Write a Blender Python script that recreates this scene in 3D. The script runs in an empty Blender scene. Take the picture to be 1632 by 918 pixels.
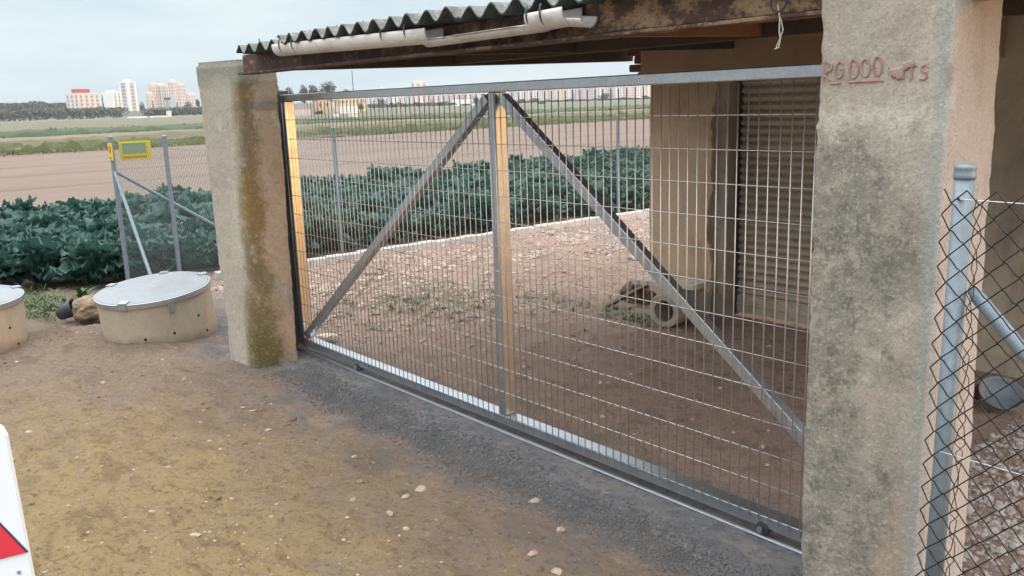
import bpy, bmesh, math, random
from mathutils import Vector, Matrix, noise
random.seed(7)
R_ = math.radians
sc = bpy.context.scene
col = sc.collection

# ------------------------------------------------------------------ camera
HC = 1.9
FPX = 1386.0
PITCH = R_(12.134); ROLL = R_(1.867); GA = R_(40.35)
HD = Vector((-math.cos(GA), math.sin(GA), 0)); RT = Vector((math.sin(GA), math.cos(GA), 0)); UPV = Vector((0, 0, 1))
CAM = Vector((0, 0, HC))
_fw = HD * math.cos(PITCH) - UPV * math.sin(PITCH)
_dn = -HD * math.sin(PITCH) - UPV * math.cos(PITCH)
_ix = RT * math.cos(ROLL) + _dn * math.sin(ROLL)
_iy = -RT * math.sin(ROLL) + _dn * math.cos(ROLL)
cam = bpy.data.cameras.new('camera'); co = bpy.data.objects.new('camera', cam); col.objects.link(co)
cam.sensor_width = 36; cam.lens = FPX / 1632 * 36; cam.clip_start = .05; cam.clip_end = 9000
m = Matrix((( _ix.x, -_iy.x, -_fw.x, 0), (_ix.y, -_iy.y, -_fw.y, 0), (_ix.z, -_iy.z, -_fw.z, HC), (0, 0, 0, 1)))
co.matrix_world = m
sc.camera = co

# ------------------------------------------------------------------ light
SUN_DIR = Vector((0.891, 0.454, math.tan(R_(4.0)))).normalized()     # towards the sun, low over the alley
sun = bpy.data.lights.new('sun', 'SUN'); so = bpy.data.objects.new('sun', sun); col.objects.link(so)
sun.energy = 1.15; sun.angle = R_(10); sun.color = (1.0, .47, .12)
so.rotation_euler = (-SUN_DIR).to_track_quat('-Z', 'Y').to_euler()
w = bpy.data.worlds.new('World'); sc.world = w; w.use_nodes = True
nt = w.node_tree; nt.nodes.clear()
out = nt.nodes.new('ShaderNodeOutputWorld'); bg = nt.nodes.new('ShaderNodeBackground')
sky = nt.nodes.new('ShaderNodeTexSky'); sky.sky_type = 'NISHITA'; sky.sun_disc = False
sky.sun_elevation = R_(4.0); sky.sun_rotation = math.atan2(SUN_DIR.x, SUN_DIR.y)
tcw = nt.nodes.new('ShaderNodeTexCoord'); mp = nt.nodes.new('ShaderNodeMapping'); mp.inputs['Scale'].default_value = (1, 1, 5)
nz = nt.nodes.new('ShaderNodeTexNoise'); nz.inputs['Scale'].default_value = 2.6; nz.inputs['Detail'].default_value = 6; nz.inputs['Roughness'].default_value = .55
cr = nt.nodes.new('ShaderNodeValToRGB'); cr.color_ramp.elements[0].position = .42; cr.color_ramp.elements[0].color = (7.7, 9.7, 10.9, 1)
cr.color_ramp.elements[1].position = .60; cr.color_ramp.elements[1].color = (9.5, 11.1, 11.6, 1)
mx = nt.nodes.new('ShaderNodeMixRGB'); mx.inputs['Fac'].default_value = .86
nt.links.new(tcw.outputs['Generated'], mp.inputs['Vector']); nt.links.new(mp.outputs['Vector'], nz.inputs['Vector'])
nt.links.new(nz.outputs['Fac'], cr.inputs['Fac']); nt.links.new(sky.outputs['Color'], mx.inputs['Color1']); nt.links.new(cr.outputs['Color'], mx.inputs['Color2'])
sx = nt.nodes.new('ShaderNodeSeparateXYZ'); nt.links.new(tcw.outputs['Generated'], sx.inputs[0])
mr = nt.nodes.new('ShaderNodeMapRange'); mr.inputs['From Min'].default_value = .16; mr.inputs['From Max'].default_value = 1; mr.inputs['To Min'].default_value = .80; mr.inputs['To Max'].default_value = 3.7
nt.links.new(sx.outputs[2], mr.inputs['Value'])
vm = nt.nodes.new('ShaderNodeVectorMath'); vm.operation = 'SCALE'          # overcast sky: the zenith is brighter than the horizon
zr = nt.nodes.new('ShaderNodeMapRange'); zr.inputs['From Min'].default_value = .2; zr.inputs['From Max'].default_value = .5; zr.inputs['To Max'].default_value = .8
nt.links.new(sx.outputs[2], zr.inputs['Value']); zm = nt.nodes.new('ShaderNodeMixRGB'); zm.inputs['Color2'].default_value = (10.2, 10.0, 10.2, 1)
nt.links.new(zr.outputs['Result'], zm.inputs['Fac']); nt.links.new(mx.outputs['Color'], zm.inputs['Color1'])
nt.links.new(zm.outputs['Color'], vm.inputs[0]); nt.links.new(mr.outputs['Result'], vm.inputs['Scale'])
nt.links.new(vm.outputs['Vector'], bg.inputs['Color']); bg.inputs['Strength'].default_value = .1
nt.links.new(bg.outputs['Background'], out.inputs['Surface'])
sc.view_settings.view_transform = 'Standard'; sc.view_settings.look = 'None'; sc.view_settings.gamma = 1
sc.view_settings.use_curve_mapping = False; sc.view_settings.exposure = 0.13

# ------------------------------------------------------------------ pixel -> world point
def wray(px, py):
    return (_fw * FPX + _ix * (px - 816) + _iy * (py - 459))
def G(px, py, z=0.0):
    d = wray(px, py); return CAM + d * ((z - HC) / d.z)
def PY(px, py, y):
    d = wray(px, py); return CAM + d * (y / d.y)
def PX(px, py, x):
    d = wray(px, py); return CAM + d * (x / d.x)
def PD(px, py, R):                       # at horizontal distance R
    d = wray(px, py); return CAM + d * (R / math.hypot(d.x, d.y))

# ------------------------------------------------------------------ materials
def lin(c):
    return tuple(((v / 255) / 12.92 if v / 255 <= .04045 else ((v / 255 + .055) / 1.055) ** 2.4) for v in c)
class Mat:
    def __init__(s, name, base=(.5, .5, .5), rough=.8, metal=0.0):
        s.m = bpy.data.materials.new(name); s.m.use_nodes = True; s.t = s.m.node_tree
        s.b = s.t.nodes['Principled BSDF']; s.b.inputs['Roughness'].default_value = rough; s.b.inputs['Metallic'].default_value = metal
        s.b.inputs['Base Color'].default_value = (*base, 1); s.c = None; s.base = base; s._h = None
        s.pos = s.t.nodes.new('ShaderNodeNewGeometry').outputs['Position']
        s.obj = s.t.nodes.new('ShaderNodeTexCoord').outputs['Object']
    def L(s, a, b): s.t.links.new(a, b)
    def vec(s, scale=(1, 1, 1), src=None):
        n = s.t.nodes.new('ShaderNodeMapping'); n.inputs['Scale'].default_value = scale
        s.L(src or s.pos, n.inputs['Vector']); return n.outputs['Vector']
    def noise(s, scale, detail=5, rough=.55, stretch=(1, 1, 1), dist=0.0, src=None):
        n = s.t.nodes.new('ShaderNodeTexNoise'); n.inputs['Scale'].default_value = scale; n.inputs['Detail'].default_value = detail
        n.inputs['Roughness'].default_value = rough; n.inputs['Distortion'].default_value = dist
        s.L(s.vec(stretch, src), n.inputs['Vector']); return n.outputs['Fac']
    def voro(s, scale, stretch=(1, 1, 1), feature='F1'):
        n = s.t.nodes.new('ShaderNodeTexVoronoi'); n.inputs['Scale'].default_value = scale; n.feature = feature
        s.L(s.vec(stretch), n.inputs['Vector']); return n
    def ramp(s, fac, a, b):
        n = s.t.nodes.new('ShaderNodeMapRange'); n.inputs['From Min'].default_value = a; n.inputs['From Max'].default_value = b
        s.L(fac, n.inputs['Value']); return n.outputs['Result']
    def math(s, op, a, b=None):
        n = s.t.nodes.new('ShaderNodeMath'); n.operation = op
        for i, v in enumerate((a, b)):
            if v is None: continue
            if isinstance(v, (int, float)): n.inputs[i].default_value = v
            else: s.L(v, n.inputs[i])
        n.use_clamp = False; return n.outputs[0]
    def xyz(s, src=None):
        n = s.t.nodes.new('ShaderNodeSeparateXYZ'); s.L(src or s.pos, n.inputs[0]); return n.outputs
    def mix(s, fac, colour, amount=1.0):
        n = s.t.nodes.new('ShaderNodeMixRGB')
        if amount != 1.0: fac = s.math('MULTIPLY', fac, amount)
        if isinstance(fac, (int, float)): n.inputs['Fac'].default_value = fac
        else:
            cl = s.t.nodes.new('ShaderNodeClamp'); s.L(fac, cl.inputs[0]); s.L(cl.outputs[0], n.inputs['Fac'])
        if s.c is None: n.inputs['Color1'].default_value = (*s.base, 1)
        else: s.L(s.c, n.inputs['Color1'])
        if isinstance(colour, tuple): n.inputs['Color2'].default_value = (*colour, 1)
        else: s.L(colour, n.inputs['Color2'])
        s.c = n.outputs['Color']; s.L(s.c, s.b.inputs['Base Color']); return s
    def bump(s, h, dist=.01, strength=.6):
        n = s.t.nodes.new('ShaderNodeBump'); n.inputs['Distance'].default_value = dist; n.inputs['Strength'].default_value = strength
        s.L(h, n.inputs['Height'])
        if s._h is not None: s.L(s._h, n.inputs['Normal'])
        s._h = n.outputs['Normal']; s.L(s._h, s.b.inputs['Normal']); return s
    def objrand(s):
        return s.t.nodes.new('ShaderNodeObjectInfo').outputs['Random']

M = {}
# bare dirt in front of and behind the gate
d = Mat('dirt', lin((166, 140, 124)), .95)
x_, y_, z_ = d.xyz()
n1 = d.noise(.9, 6, .6); n2 = d.noise(5, 9, .68); n3 = d.noise(26, 8, .75); n4 = d.noise(2.2, 7, .65, (1, 1.8, 1), 1.0)
d.mix(d.ramp(n4, .42, .60), lin((168, 144, 128)), .8)
d.mix(d.ramp(n2, .5, .66), lin((124, 104, 92)), .8)
front = d.ramp(d.math('ADD', y_, d.math('MULTIPLY', d.math('SUBTRACT', n1, .5), 1.0)), 2.75, 2.35)
d.mix(front, lin((136, 119, 100)), .88)
d.mix(d.math('MULTIPLY', front, d.ramp(d.noise(1.6, 7, .7, (1, 2.2, 1), .6), .5, .6)), lin((114, 96, 80)), .7)
cx = d.math('SUBTRACT', x_, -4.0); cy = d.math('SUBTRACT', y_, .95)
rr = d.math('SQRT', d.math('ADD', d.math('MULTIPLY', d.math('MULTIPLY', cx, cx), .22), d.math('MULTIPLY', cy, cy)))
clay = d.ramp(d.math('ADD', rr, d.math('MULTIPLY', d.math('SUBTRACT', n4, .5), 2.2)), 1.45, .55)
d.mix(clay, lin((166, 143, 98)), .88)
d.mix(d.math('MULTIPLY', clay, d.ramp(d.noise(4, 8, .72, (1, 2.0, 1), .9), .5, .6)), lin((124, 103, 70)), .7)
d.mix(d.math('MULTIPLY', front, d.ramp(d.noise(2.6, 8, .7, (1, 1.6, 1), 1.4), .56, .66)), lin((134, 108, 82)), .5)
sp = d.math('MULTIPLY', d.ramp(d.math('ADD', y_, d.math('MULTIPLY', d.math('SUBTRACT', n4, .5), 1.4)), 2.3, 2.66), d.ramp(y_, 3.5, 3.1))
d.mix(d.math('MULTIPLY', sp, d.ramp(n2, .3, .5)), lin((112, 110, 108)), .95)
d.mix(d.math('MULTIPLY', front, d.ramp(d.noise(1.3, 6, .6, (1, 1, 1), .7), .60, .68)), lin((126, 122, 114)), .5)
vo = d.voro(26)
d.mix(d.math('MULTIPLY', d.ramp(vo.outputs['Distance'], d.math('MULTIPLY', d.noise(14, 2), .30), .04) if False else d.math('LESS_THAN', vo.outputs['Distance'], d.math('SUBTRACT', d.math('MULTIPLY', d.noise(7, 2), .8), .34)), d.ramp(d.noise(1.6, 4), .46, .6)), lin((190, 176, 160)), .55)
d.mix(d.ramp(n3, .53, .64), lin((88, 74, 60)), .65)
d.mix(d.ramp(d.noise(11, 8, .75, (1, 1.8, 1), .5), .57, .66), lin((96, 80, 64)), .65)
d.mix(d.ramp(d.noise(15, 7, .75, (1, 1.6, 1), .3), .58, .66), lin((182, 166, 146)), .5)
d.mix(d.ramp(d.noise(60, 4, .7), .58, .7), lin((186, 168, 146)), .4)
d.mix(d.ramp(d.noise(120, 4, .75), .52, .66), lin((92, 78, 64)), .45)
d.bump(d.noise(5, 9, .72), .07, .8).bump(n3, .03, .9).bump(d.noise(90, 4, .7), .008, .8)
M['dirt'] = d.m

s = Mat('tilled_soil', lin((128, 111, 99)), .95)
x_, y_, z_ = s.xyz()
s.mix(s.ramp(s.noise(.25, 5, .6), .4, .65), lin((118, 102, 90)), .8)
s.mix(s.ramp(s.noise(2, 5, .7, (1, .12, 1)), .52, .7), lin((112, 92, 80)), .6)
wv = s.t.nodes.new('ShaderNodeTexWave'); wv.wave_type = 'BANDS'; wv.bands_direction = 'X'; wv.inputs['Scale'].default_value = .052; wv.inputs['Distortion'].default_value = .25
s.L(s.pos, wv.inputs['Vector']); s.mix(s.ramp(wv.outputs['Fac'], .93, .995), lin((104, 84, 74)), .6)
s.bump(s.noise(9, 6, .7), .08, .7); M['soil'] = s.m

def veg(name, a, b, c, sc_=.35):
    g = Mat(name, lin(a), .9)
    g.mix(g.ramp(g.noise(sc_, 6, .65, (1, .3, 1)), .4, .62), lin(b), .85)
    g.mix(g.ramp(g.noise(sc_ * 7, 5, .7, (1, .5, 1)), .5, .7), lin(c), .6)
    g.bump(g.noise(5, 6, .7), .2, .7); return g.m
M['meadow'] = veg('meadow', (106, 100, 74), (88, 92, 60), (62, 66, 42), .22)
M['meadow_green'] = veg('meadow_green', (62, 84, 58), (84, 92, 64), (52, 70, 48), .18)
M['bare'] = veg('bare_strip', (126, 112, 94), (104, 102, 78), (138, 124, 106), .2)
M['pale_land'] = veg('pale_land', (116, 108, 90), (96, 102, 78), (88, 84, 68), .08)
M['meadow_far'] = veg('meadow_far', (110, 108, 88), (88, 98, 74), (126, 110, 96), .05)
M['far_land'] = veg('far_land', (108, 110, 92), (118, 108, 94), (90, 100, 78), .02)

def leafmat(name, a, b, rough=.55, trans=.0):
    g = Mat(name, a, rough)
    g.mix(g.objrand(), b, .8)
    g.mix(g.ramp(g.noise(9, 4, .6), .45, .65), tuple(v * 1.7 for v in b), .5)
    return g
g = leafmat('brassica_leaf', (.040, .104, .080), (.056, .136, .103), .42)
g.mix(g.ramp(g.noise(3.5, 4, .6), .56, .7), (.15, .26, .21), .6)
g.mix(g.ramp(g.noise(1.1, 5, .6), .5, .62), (.042, .110, .090), .6).mix(g.ramp(g.noise(8, 3, .5), .70, .76), (.22, .22, .07), .8)
g.bump(g.noise(22, 4, .6), .015, .7); tb = g.t.nodes.new('ShaderNodeBsdfTranslucent'); g.L(g.c, tb.inputs['Color']); ms = g.t.nodes.new('ShaderNodeMixShader'); ms.inputs['Fac'].default_value = .28
mo = [n for n in g.t.nodes if n.type == 'OUTPUT_MATERIAL'][0]; g.L(g.b.outputs[0], ms.inputs[1]); g.L(tb.outputs[0], ms.inputs[2]); g.L(ms.outputs[0], mo.inputs['Surface']); M['crop'] = g.m
M['leaf_yellow'] = leafmat('dry_leaf', (.20, .12, .035), (.24, .16, .05)).m
M['weed'] = leafmat('weed_leaf', (.065, .095, .030), (.095, .12, .045)).m
M['dry_grass'] = leafmat('dry_grass', (.10, .105, .05), (.13, .125, .065)).m
M['tree_leaf'] = leafmat('tree_leaf', (.040, .056, .034), (.055, .072, .042), .7).m
M['tree_dull'] = leafmat('tree_leaf_dull', (.055, .062, .045), (.075, .08, .06), .7).m
M['olive_leaf'] = leafmat('olive_leaf', (.075, .095, .072), (.095, .115, .085), .7).m
M['brown_leaf'] = leafmat('brown_leaf', (.10, .075, .06), (.12, .09, .07), .8).m
M['bark'] = Mat('bark', (.09, .065, .05), .9).m

def concrete(name, base, stains, rough=.9, sc_=3.0, bumpd=.012):
    k = Mat(name, lin(base), rough)
    for (colr, s_, lo, hi, amt, st) in stains:
        k.mix(k.ramp(k.noise(s_, 7, .62, st, .6), lo, hi), lin(colr), amt)
    k.mix(k.ramp(k.noise(45, 4, .7), .55, .75), lin(tuple(v * .72 for v in base)), .5)
    k.bump(k.noise(7, 8, .7), bumpd, .7).bump(k.noise(60, 5, .7), .004, .7); return k
# right pillar: lichen-blotched grey render
k = concrete('lichen_concrete', (170, 161, 148), [
    ((180, 171, 157), 2.2, .45, .6, .8, (1, 1, 1)), ((142, 136, 124), 4.0, .46, .64, .6, (1, 1, .6)),
    ((150, 134, 112), 3.0, .5, .7, .6, (1, 1, .35))])
x_, y_, z_ = k.xyz()
nA = k.noise(2.6, 7, .65); nB = k.noise(7, 9, .72); nC = k.noise(22, 7, .75)
k.mix(k.ramp(k.noise(1.4, 6, .6, (1, 1, .5), .5), .5, .62), lin((150, 128, 104)), .55)
def low_left(z1, z0, soft=.9): return k.math('MULTIPLY', k.ramp(k.math('ADD', x_, k.math('MULTIPLY', k.math('SUBTRACT', nA, .5), soft)), -1.17, -1.30), k.ramp(k.math('ADD', z_, k.math('MULTIPLY', k.math('SUBTRACT', nB, .5), .7)), z1, z0))
lf = low_left(1.80, 1.72)
k.mix(k.math('MULTIPLY', lf, k.ramp(nB, .34, .52)), lin((122, 119, 109)), .8)
k.mix(k.math('MULTIPLY', lf, k.ramp(nC, .48, .58)), lin((92, 90, 83)), .7)
k.mix(k.math('MULTIPLY', lf, k.ramp(k.noise(9, 9, .78, (1, 1, 1), .6), .55, .62)), lin((170, 163, 148)), .6)
k.mix(k.math('MULTIPLY', lf, k.ramp(k.noise(34, 6, .75), .56, .64)), lin((166, 160, 147)), .35)
wt = k.math('MULTIPLY', k.ramp(k.math('ABSOLUTE', k.math('SUBTRACT', k.math('ADD', z_, k.math('MULTIPLY', k.math('SUBTRACT', nB, .5), .3)), 1.80)), .07, .03), k.ramp(nC, .42, .54))
k.mix(wt, lin((196, 192, 176)), .7)
up = k.ramp(z_, 1.85, 2.0); k.mix(k.math('MULTIPLY', up, k.ramp(k.noise(2.2, 8, .68, (1, 1, .6), .8), .5, .64)), lin((136, 128, 112)), .65)
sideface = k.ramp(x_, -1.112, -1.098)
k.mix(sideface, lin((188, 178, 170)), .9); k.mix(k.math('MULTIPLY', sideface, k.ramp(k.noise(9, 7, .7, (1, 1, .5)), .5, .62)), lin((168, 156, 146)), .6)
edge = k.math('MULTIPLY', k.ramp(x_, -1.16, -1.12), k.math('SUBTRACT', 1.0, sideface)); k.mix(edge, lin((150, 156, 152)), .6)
k.mix(k.ramp(k.noise(120, 4, .75), .5, .66), lin((104, 98, 86)), .45).mix(k.ramp(k.noise(85, 4, .75), .54, .66), lin((206, 198, 182)), .4)
M['pillar_right'] = k.m
# left pillar: pale render with a green-brown algae run
k = concrete('algae_concrete', (174, 165, 150), [((158, 151, 138), 2.0, .42, .6, .7, (1, 1, .3)), ((150, 140, 118), 5, .5, .68, .6, (1, 1, .5))])
x_, y_, z_ = k.xyz()
nn = k.math('MULTIPLY', k.math('SUBTRACT', k.noise(3.5, 6, .6), .5), .22)
yy = k.math('ADD', y_, nn)
side = k.ramp(x_, -6.2, -6.1)
k.mix(k.math('MULTIPLY', side, k.ramp(yy, 2.66, 2.74)), lin((164, 146, 126)), .8)
nf = k.math('MULTIPLY', k.math('SUBTRACT', k.noise(14, 8, .75), .5), .16); yy = k.math('ADD', yy, nf)
band = k.math('MULTIPLY', k.ramp(k.math('ABSOLUTE', k.math('SUBTRACT', yy, k.math('ADD', 2.655, k.math('MULTIPLY', z_, .022)))), .11, .04), side)
k.mix(band, lin((104, 92, 60)), .85)
k.mix(k.math('MULTIPLY', side, k.ramp(k.noise(3, 7, .7, (1, 1, .35), .8), .5, .62)), lin((150, 128, 106)), .7)
k.mix(k.ramp(k.noise(18, 8, .78), .55, .66), lin((120, 114, 98)), .6)
k.mix(k.ramp(k.noise(8, 8, .75, (1, 1, .5)), .57, .66), lin((196, 190, 172)), .5)
k.mix(k.math('MULTIPLY', band, k.ramp(k.noise(6, 5, .6, (1, 1, .4)), .45, .6)), lin((128, 104, 56)), .7)
low = k.math('MULTIPLY', k.ramp(k.math('ADD', z_, k.math('MULTIPLY', k.noise(4, 5), .35)), .85, .35), k.ramp(yy, 2.86, 2.74))
k.mix(k.math('MULTIPLY', low, side), lin((88, 84, 40)), .85)
k.mix(k.ramp(k.math('ADD', z_, k.math('MULTIPLY', nn, .7)), 2.06, 2.14), lin((128, 128, 118)), .85)
k.mix(k.math('MULTIPLY', k.ramp(k.math('ABSOLUTE', k.math('SUBTRACT', z_, 1.92)), .045, .02), side), lin((96, 94, 84)), .5)
k.mix(k.ramp(k.noise(70, 4, .75), .5, .66), lin((104, 94, 78)), .4).mix(k.ramp(k.noise(50, 4, .75), .54, .66), lin((200, 190, 170)), .3)
M['pillar_left'] = k.m
k = concrete('old_plaster', (196, 168, 140), [((208, 182, 154), 1.6, .42, .6, .8, (1, 1, 1)), ((172, 142, 112), 3.5, .5, .66, .7, (1, 1, .6)), ((184, 168, 150), 9, .54, .66, .6, (1, 1, .7))]); x_, y_, z_ = k.xyz()
k.mix(k.ramp(k.math('ADD', z_, k.math('MULTIPLY', k.noise(3, 5), .4)), 1.75, 2.3), lin((128, 98, 74)), .6)
M['plaster'] = k.m
k = concrete('stained_wall', (200, 182, 158), [((160, 142, 120), 1.6, .42, .62, .8, (1, 1, .5)), ((140, 128, 112), 4, .52, .7, .7, (1, 1, .35))])
k.mix(k.ramp(k.noise(6, 7, .7, (1, 1, .3), .8), .64, .70), lin((110, 104, 94)), .6); M['wall'] = k.m
M['bare_cement'] = concrete('bare_cement', (164, 150, 134), [((134, 120, 104), 5, .45, .62, .8, (1, 1, .6))]).m
M['brick'] = concrete('broken_brick', (120, 76, 60), [((92, 58, 48), 8, .45, .6, .8, (1, 1, 1))]).m
k = concrete('precast_ring', (174, 160, 142), [((160, 145, 126), 2.5, .42, .6, .7, (1, 1, .5)), ((150, 138, 122), 6, .52, .66, .6, (1, 1, .6))]); x_, y_, z_ = k.xyz(); k.mix(k.ramp(k.math('ADD', z_, k.math('MULTIPLY', k.noise(6, 6), .14)), .17, .07), lin((120, 104, 88)), .8); M['ring'] = k.m
M['lid'] = concrete('lid_concrete', (142, 147, 149), [((124, 129, 130), 3, .45, .65, .6, (1, 1, 1))], .75).m
M['pipe'] = concrete('pipe_concrete', (172, 160, 146), [((150, 138, 122), 4, .45, .6, .7, (1, 1, 1))]).m
M['slab'] = concrete('slab', (204, 194, 180), [((170, 158, 144), 9, .5, .65, .7, (1, 1, 1))]).m
M['kerb'] = concrete('kerb', (200, 196, 190), [((172, 166, 158), 5, .45, .62, .7, (1, 1, 1))]).m
k = concrete('wet_mortar', (110, 109, 109), [((92, 92, 95), 2.6, .42, .58, .85, (.5, 1, 1)), ((116, 112, 106), 6, .5, .62, .75, (.6, 1, 1)), ((80, 79, 80), 16, .5, .62, .7, (1, 1, 1)), ((146, 140, 132), 30, .56, .66, .5, (1, 1, 1))], .92, 3, .02); M['mortar'] = k.m
M['mortar_crumb'] = concrete('mortar_crumbs', (102, 101, 100), [((84, 84, 84), 6, .45, .6, .7, (1, 1, 1))]).m
def stonemat(name, a, b, c):
    k = Mat(name, lin(a), .9); k.mix(k.objrand(), lin(b), .7); k.mix(k.ramp(k.noise(11, 2, .5), .5, .6), lin(c), .8); k.bump(k.noise(60, 4), .006, .6); return k.m
M['stone'] = stonemat('stone', (172, 154, 136), (156, 138, 120), (142, 122, 104))
M['gravel'] = stonemat('gravel', (196, 180, 170), (164, 144, 133), (134, 110, 98))
M['rubble'] = stonemat('rubble', (168, 160, 152), (140, 131, 124), (128, 104, 94))
k = Mat('brown_rock', lin((140, 120, 98)), .9); k.mix(k.ramp(k.noise(6, 6, .6), .45, .62), lin((100, 84, 68)), .8).mix(k.ramp(k.noise(3.5, 3), .55, .65), lin((160, 142, 118)), .5).bump(k.noise(12, 7, .7), .03, .8); M['rock'] = k.m
k = Mat('debris_earth', lin((104, 82, 68)), .95); k.mix(k.ramp(k.noise(9, 7, .7), .45, .6), lin((66, 50, 42)), .9).mix(k.ramp(k.noise(30, 5, .7), .56, .64), lin((150, 130, 112)), .7).bump(k.noise(16, 7, .75), .05, .9); M['debris'] = k.m

def galv(name, base, rough, metal=.9, amt=.35):
    k = Mat(name, base, rough, metal)
    k.mix(k.ramp(k.noise(14, 3, .6), .4, .65), tuple(v * .72 for v in base), amt)
    k.mix(k.ramp(k.noise(55, 2, .5), .5, .65), tuple(min(1, v * 1.25) for v in base), amt)
    r = k.math('ADD', k.math('MULTIPLY', k.noise(9, 3), .18), rough - .09); k.L(r, k.b.inputs['Roughness']); return k.m
M['galv'] = galv('galvanised_steel', (.47, .50, .54), .33)
M['galv_wire'] = galv('galvanised_wire', (.60, .57, .54), .36, .88)
M['galv_post'] = galv('galvanised_tube', (.22, .265, .30), .5, .4)
M['fence_wire'] = galv('fence_wire', (.20, .25, .24), .5, .4)
M['dark_metal'] = galv('dark_steel', (.10, .11, .12), .5, .7)
M['black_wire'] = Mat('black_wire', (.012, .013, .013), .45).m
M['pale_wire'] = Mat('pale_wire', (.6, .6, .6), .4, .6).m
k = Mat('rusty_steel', lin((82, 60, 52)), .85, .1); k.mix(k.ramp(k.noise(7, 7, .7), .45, .62), lin((62, 52, 50)), .9).mix(k.ramp(k.noise(16, 7, .75, (.5, 1, 1)), .52, .62), lin((146, 112, 90)), .8); x_, y_, z_ = k.xyz(); k.mix(k.math('MULTIPLY', k.ramp(x_, -4.2, -2.2), k.ramp(k.noise(9, 8, .78, (.7, 1, 1)), .48, .58)), lin((166, 136, 104)), .8).mix(k.ramp(k.noise(30, 6, .75), .55, .64), lin((70, 52, 46)), .7)
k.bump(k.noise(40, 5), .006, .7); M['rust'] = k.m
k = Mat('old_timber', lin((92, 76, 64)), .85); k.mix(k.ramp(k.noise(20, 4, .6, (8, .4, 8)), .45, .65), lin((66, 54, 46)), .8); M['timber'] = k.m
k = Mat('sunlit_timber', lin((168, 104, 66)), .8); k.mix(k.ramp(k.noise(10, 4, .6), .45, .65), lin((132, 84, 56)), .8); M['timber_sunlit'] = k.m  # orange evening light on one rafter put into its timber colour
k = Mat('fibre_cement', lin((138, 140, 134)), .95); k.mix(k.ramp(k.noise(6, 7, .7), .42, .6), lin((104, 108, 100)), .9).mix(k.ramp(k.noise(22, 6, .7), .52, .64), lin((176, 178, 170)), .6).mix(k.ramp(k.noise(3, 4), .58, .68), lin((92, 98, 74)), .7)
k.bump(k.noise(50, 5, .7), .004, .8); M['roof'] = k.m
k = Mat('shaded_fibre_cement', lin((74, 76, 74)), .95); k.mix(k.ramp(k.noise(5, 6, .7), .45, .6), lin((52, 52, 50)), .9); M['roof_under'] = k.m  # shade in the sheet's hollows and front edge put into a darker colour
k = Mat('white_pvc', lin((212, 206, 200)), .45); k.mix(k.ramp(k.noise(8, 6, .65, (1, 1, 2)), .5, .68), lin((172, 164, 156)), .7).mix(k.ramp(k.noise(26, 5, .7), .66, .72), lin((110, 100, 92)), .7); M['pvc'] = k.m
k = Mat('shutter_paint', lin((184, 168, 152)), .6, .1); k.mix(k.ramp(k.noise(4, 5, .6, (1, 1, .3)), .45, .65), lin((164, 150, 134)), .7); k.mix(k.ramp(k.noise(9, 4), .64, .72), lin((96, 94, 98)), .6); M['shutter'] = k.m
M['shutter_bar'] = concrete('shutter_bar', (190, 176, 156), [((136, 124, 108), 4, .45, .65, .7, (1, 1, 1))], .6).m
k = Mat('red_marker', lin((158, 98, 106)), .95); k.mix(k.ramp(k.noise(30, 6, .75), .4, .56), lin((166, 140, 130)), .85); M['red_mark'] = k.m
k = Mat('red_smudge', lin((160, 104, 110)), .9); k.mix(k.ramp(k.noise(16, 6, .75), .38, .56), lin((166, 150, 134)), .85); M['red_smudge'] = k.m
M['sign_white'] = Mat('sign_white', (.66, .70, .74), .35).m
M['sign_red'] = Mat('sign_red', lin((200, 44, 60)), .35).m
M['sign_dark'] = Mat('sign_outline', (.05, .04, .07), .4).m
M['yellow'] = Mat('yellow_plate', lin((214, 190, 40)), .45).m
M['ochre'] = Mat('ochre_print', lin((176, 128, 30)), .5).m
M['green_print'] = Mat('green_print', lin((128, 150, 116)), .5).m
M['string'] = Mat('string', lin((196, 186, 170)), .9).m
M['dark_plastic'] = Mat('dark_plastic', (.028, .036, .048), .4).m
M['tub'] = concrete('grey_tub', (116, 124, 130), [((92, 100, 106), 6, .45, .65, .7, (1, 1, 1))], .5).m
M['red_plastic'] = Mat('red_plastic', lin((84, 26, 24)), .6).m
M['black'] = Mat('black_hole', (.01, .01, .01), .9).m
def wallmat(name, c): 
    k = Mat(name, lin(c), .85); k.mix(k.ramp(k.noise(.2, 3), .4, .7), tuple(v * .88 for v in lin(c)), .6); return k.m
FW = {n: wallmat('facade_' + n, c) for n, c in dict(white=(232, 230, 228), pink=(226, 208, 200), grey=(176, 182, 190), cream=(226, 218, 204), tan=(208, 184, 160), yellow=(222, 204, 168), blue=(196, 206, 214), red=(176, 70, 74), concrete=(160, 158, 152), rose=(210, 190, 188)).items()}
M['glass_dark'] = Mat('far_window', (.12, .13, .15), .2).m
k = Mat('window_strip', lin((196, 186, 178)), .6); x_, y_, z_ = k.xyz(); k.mix(k.ramp(k.math('SINE', k.math('MULTIPLY', z_, 2.1)), -.1, .3), lin((128, 124, 126)), .8); M['strip'] = k.m
M['tile_roof'] = wallmat('tile_roof', (150, 104, 88))
M['asphalt'] = Mat('tyre', (.03, .03, .03), .9).m

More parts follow.
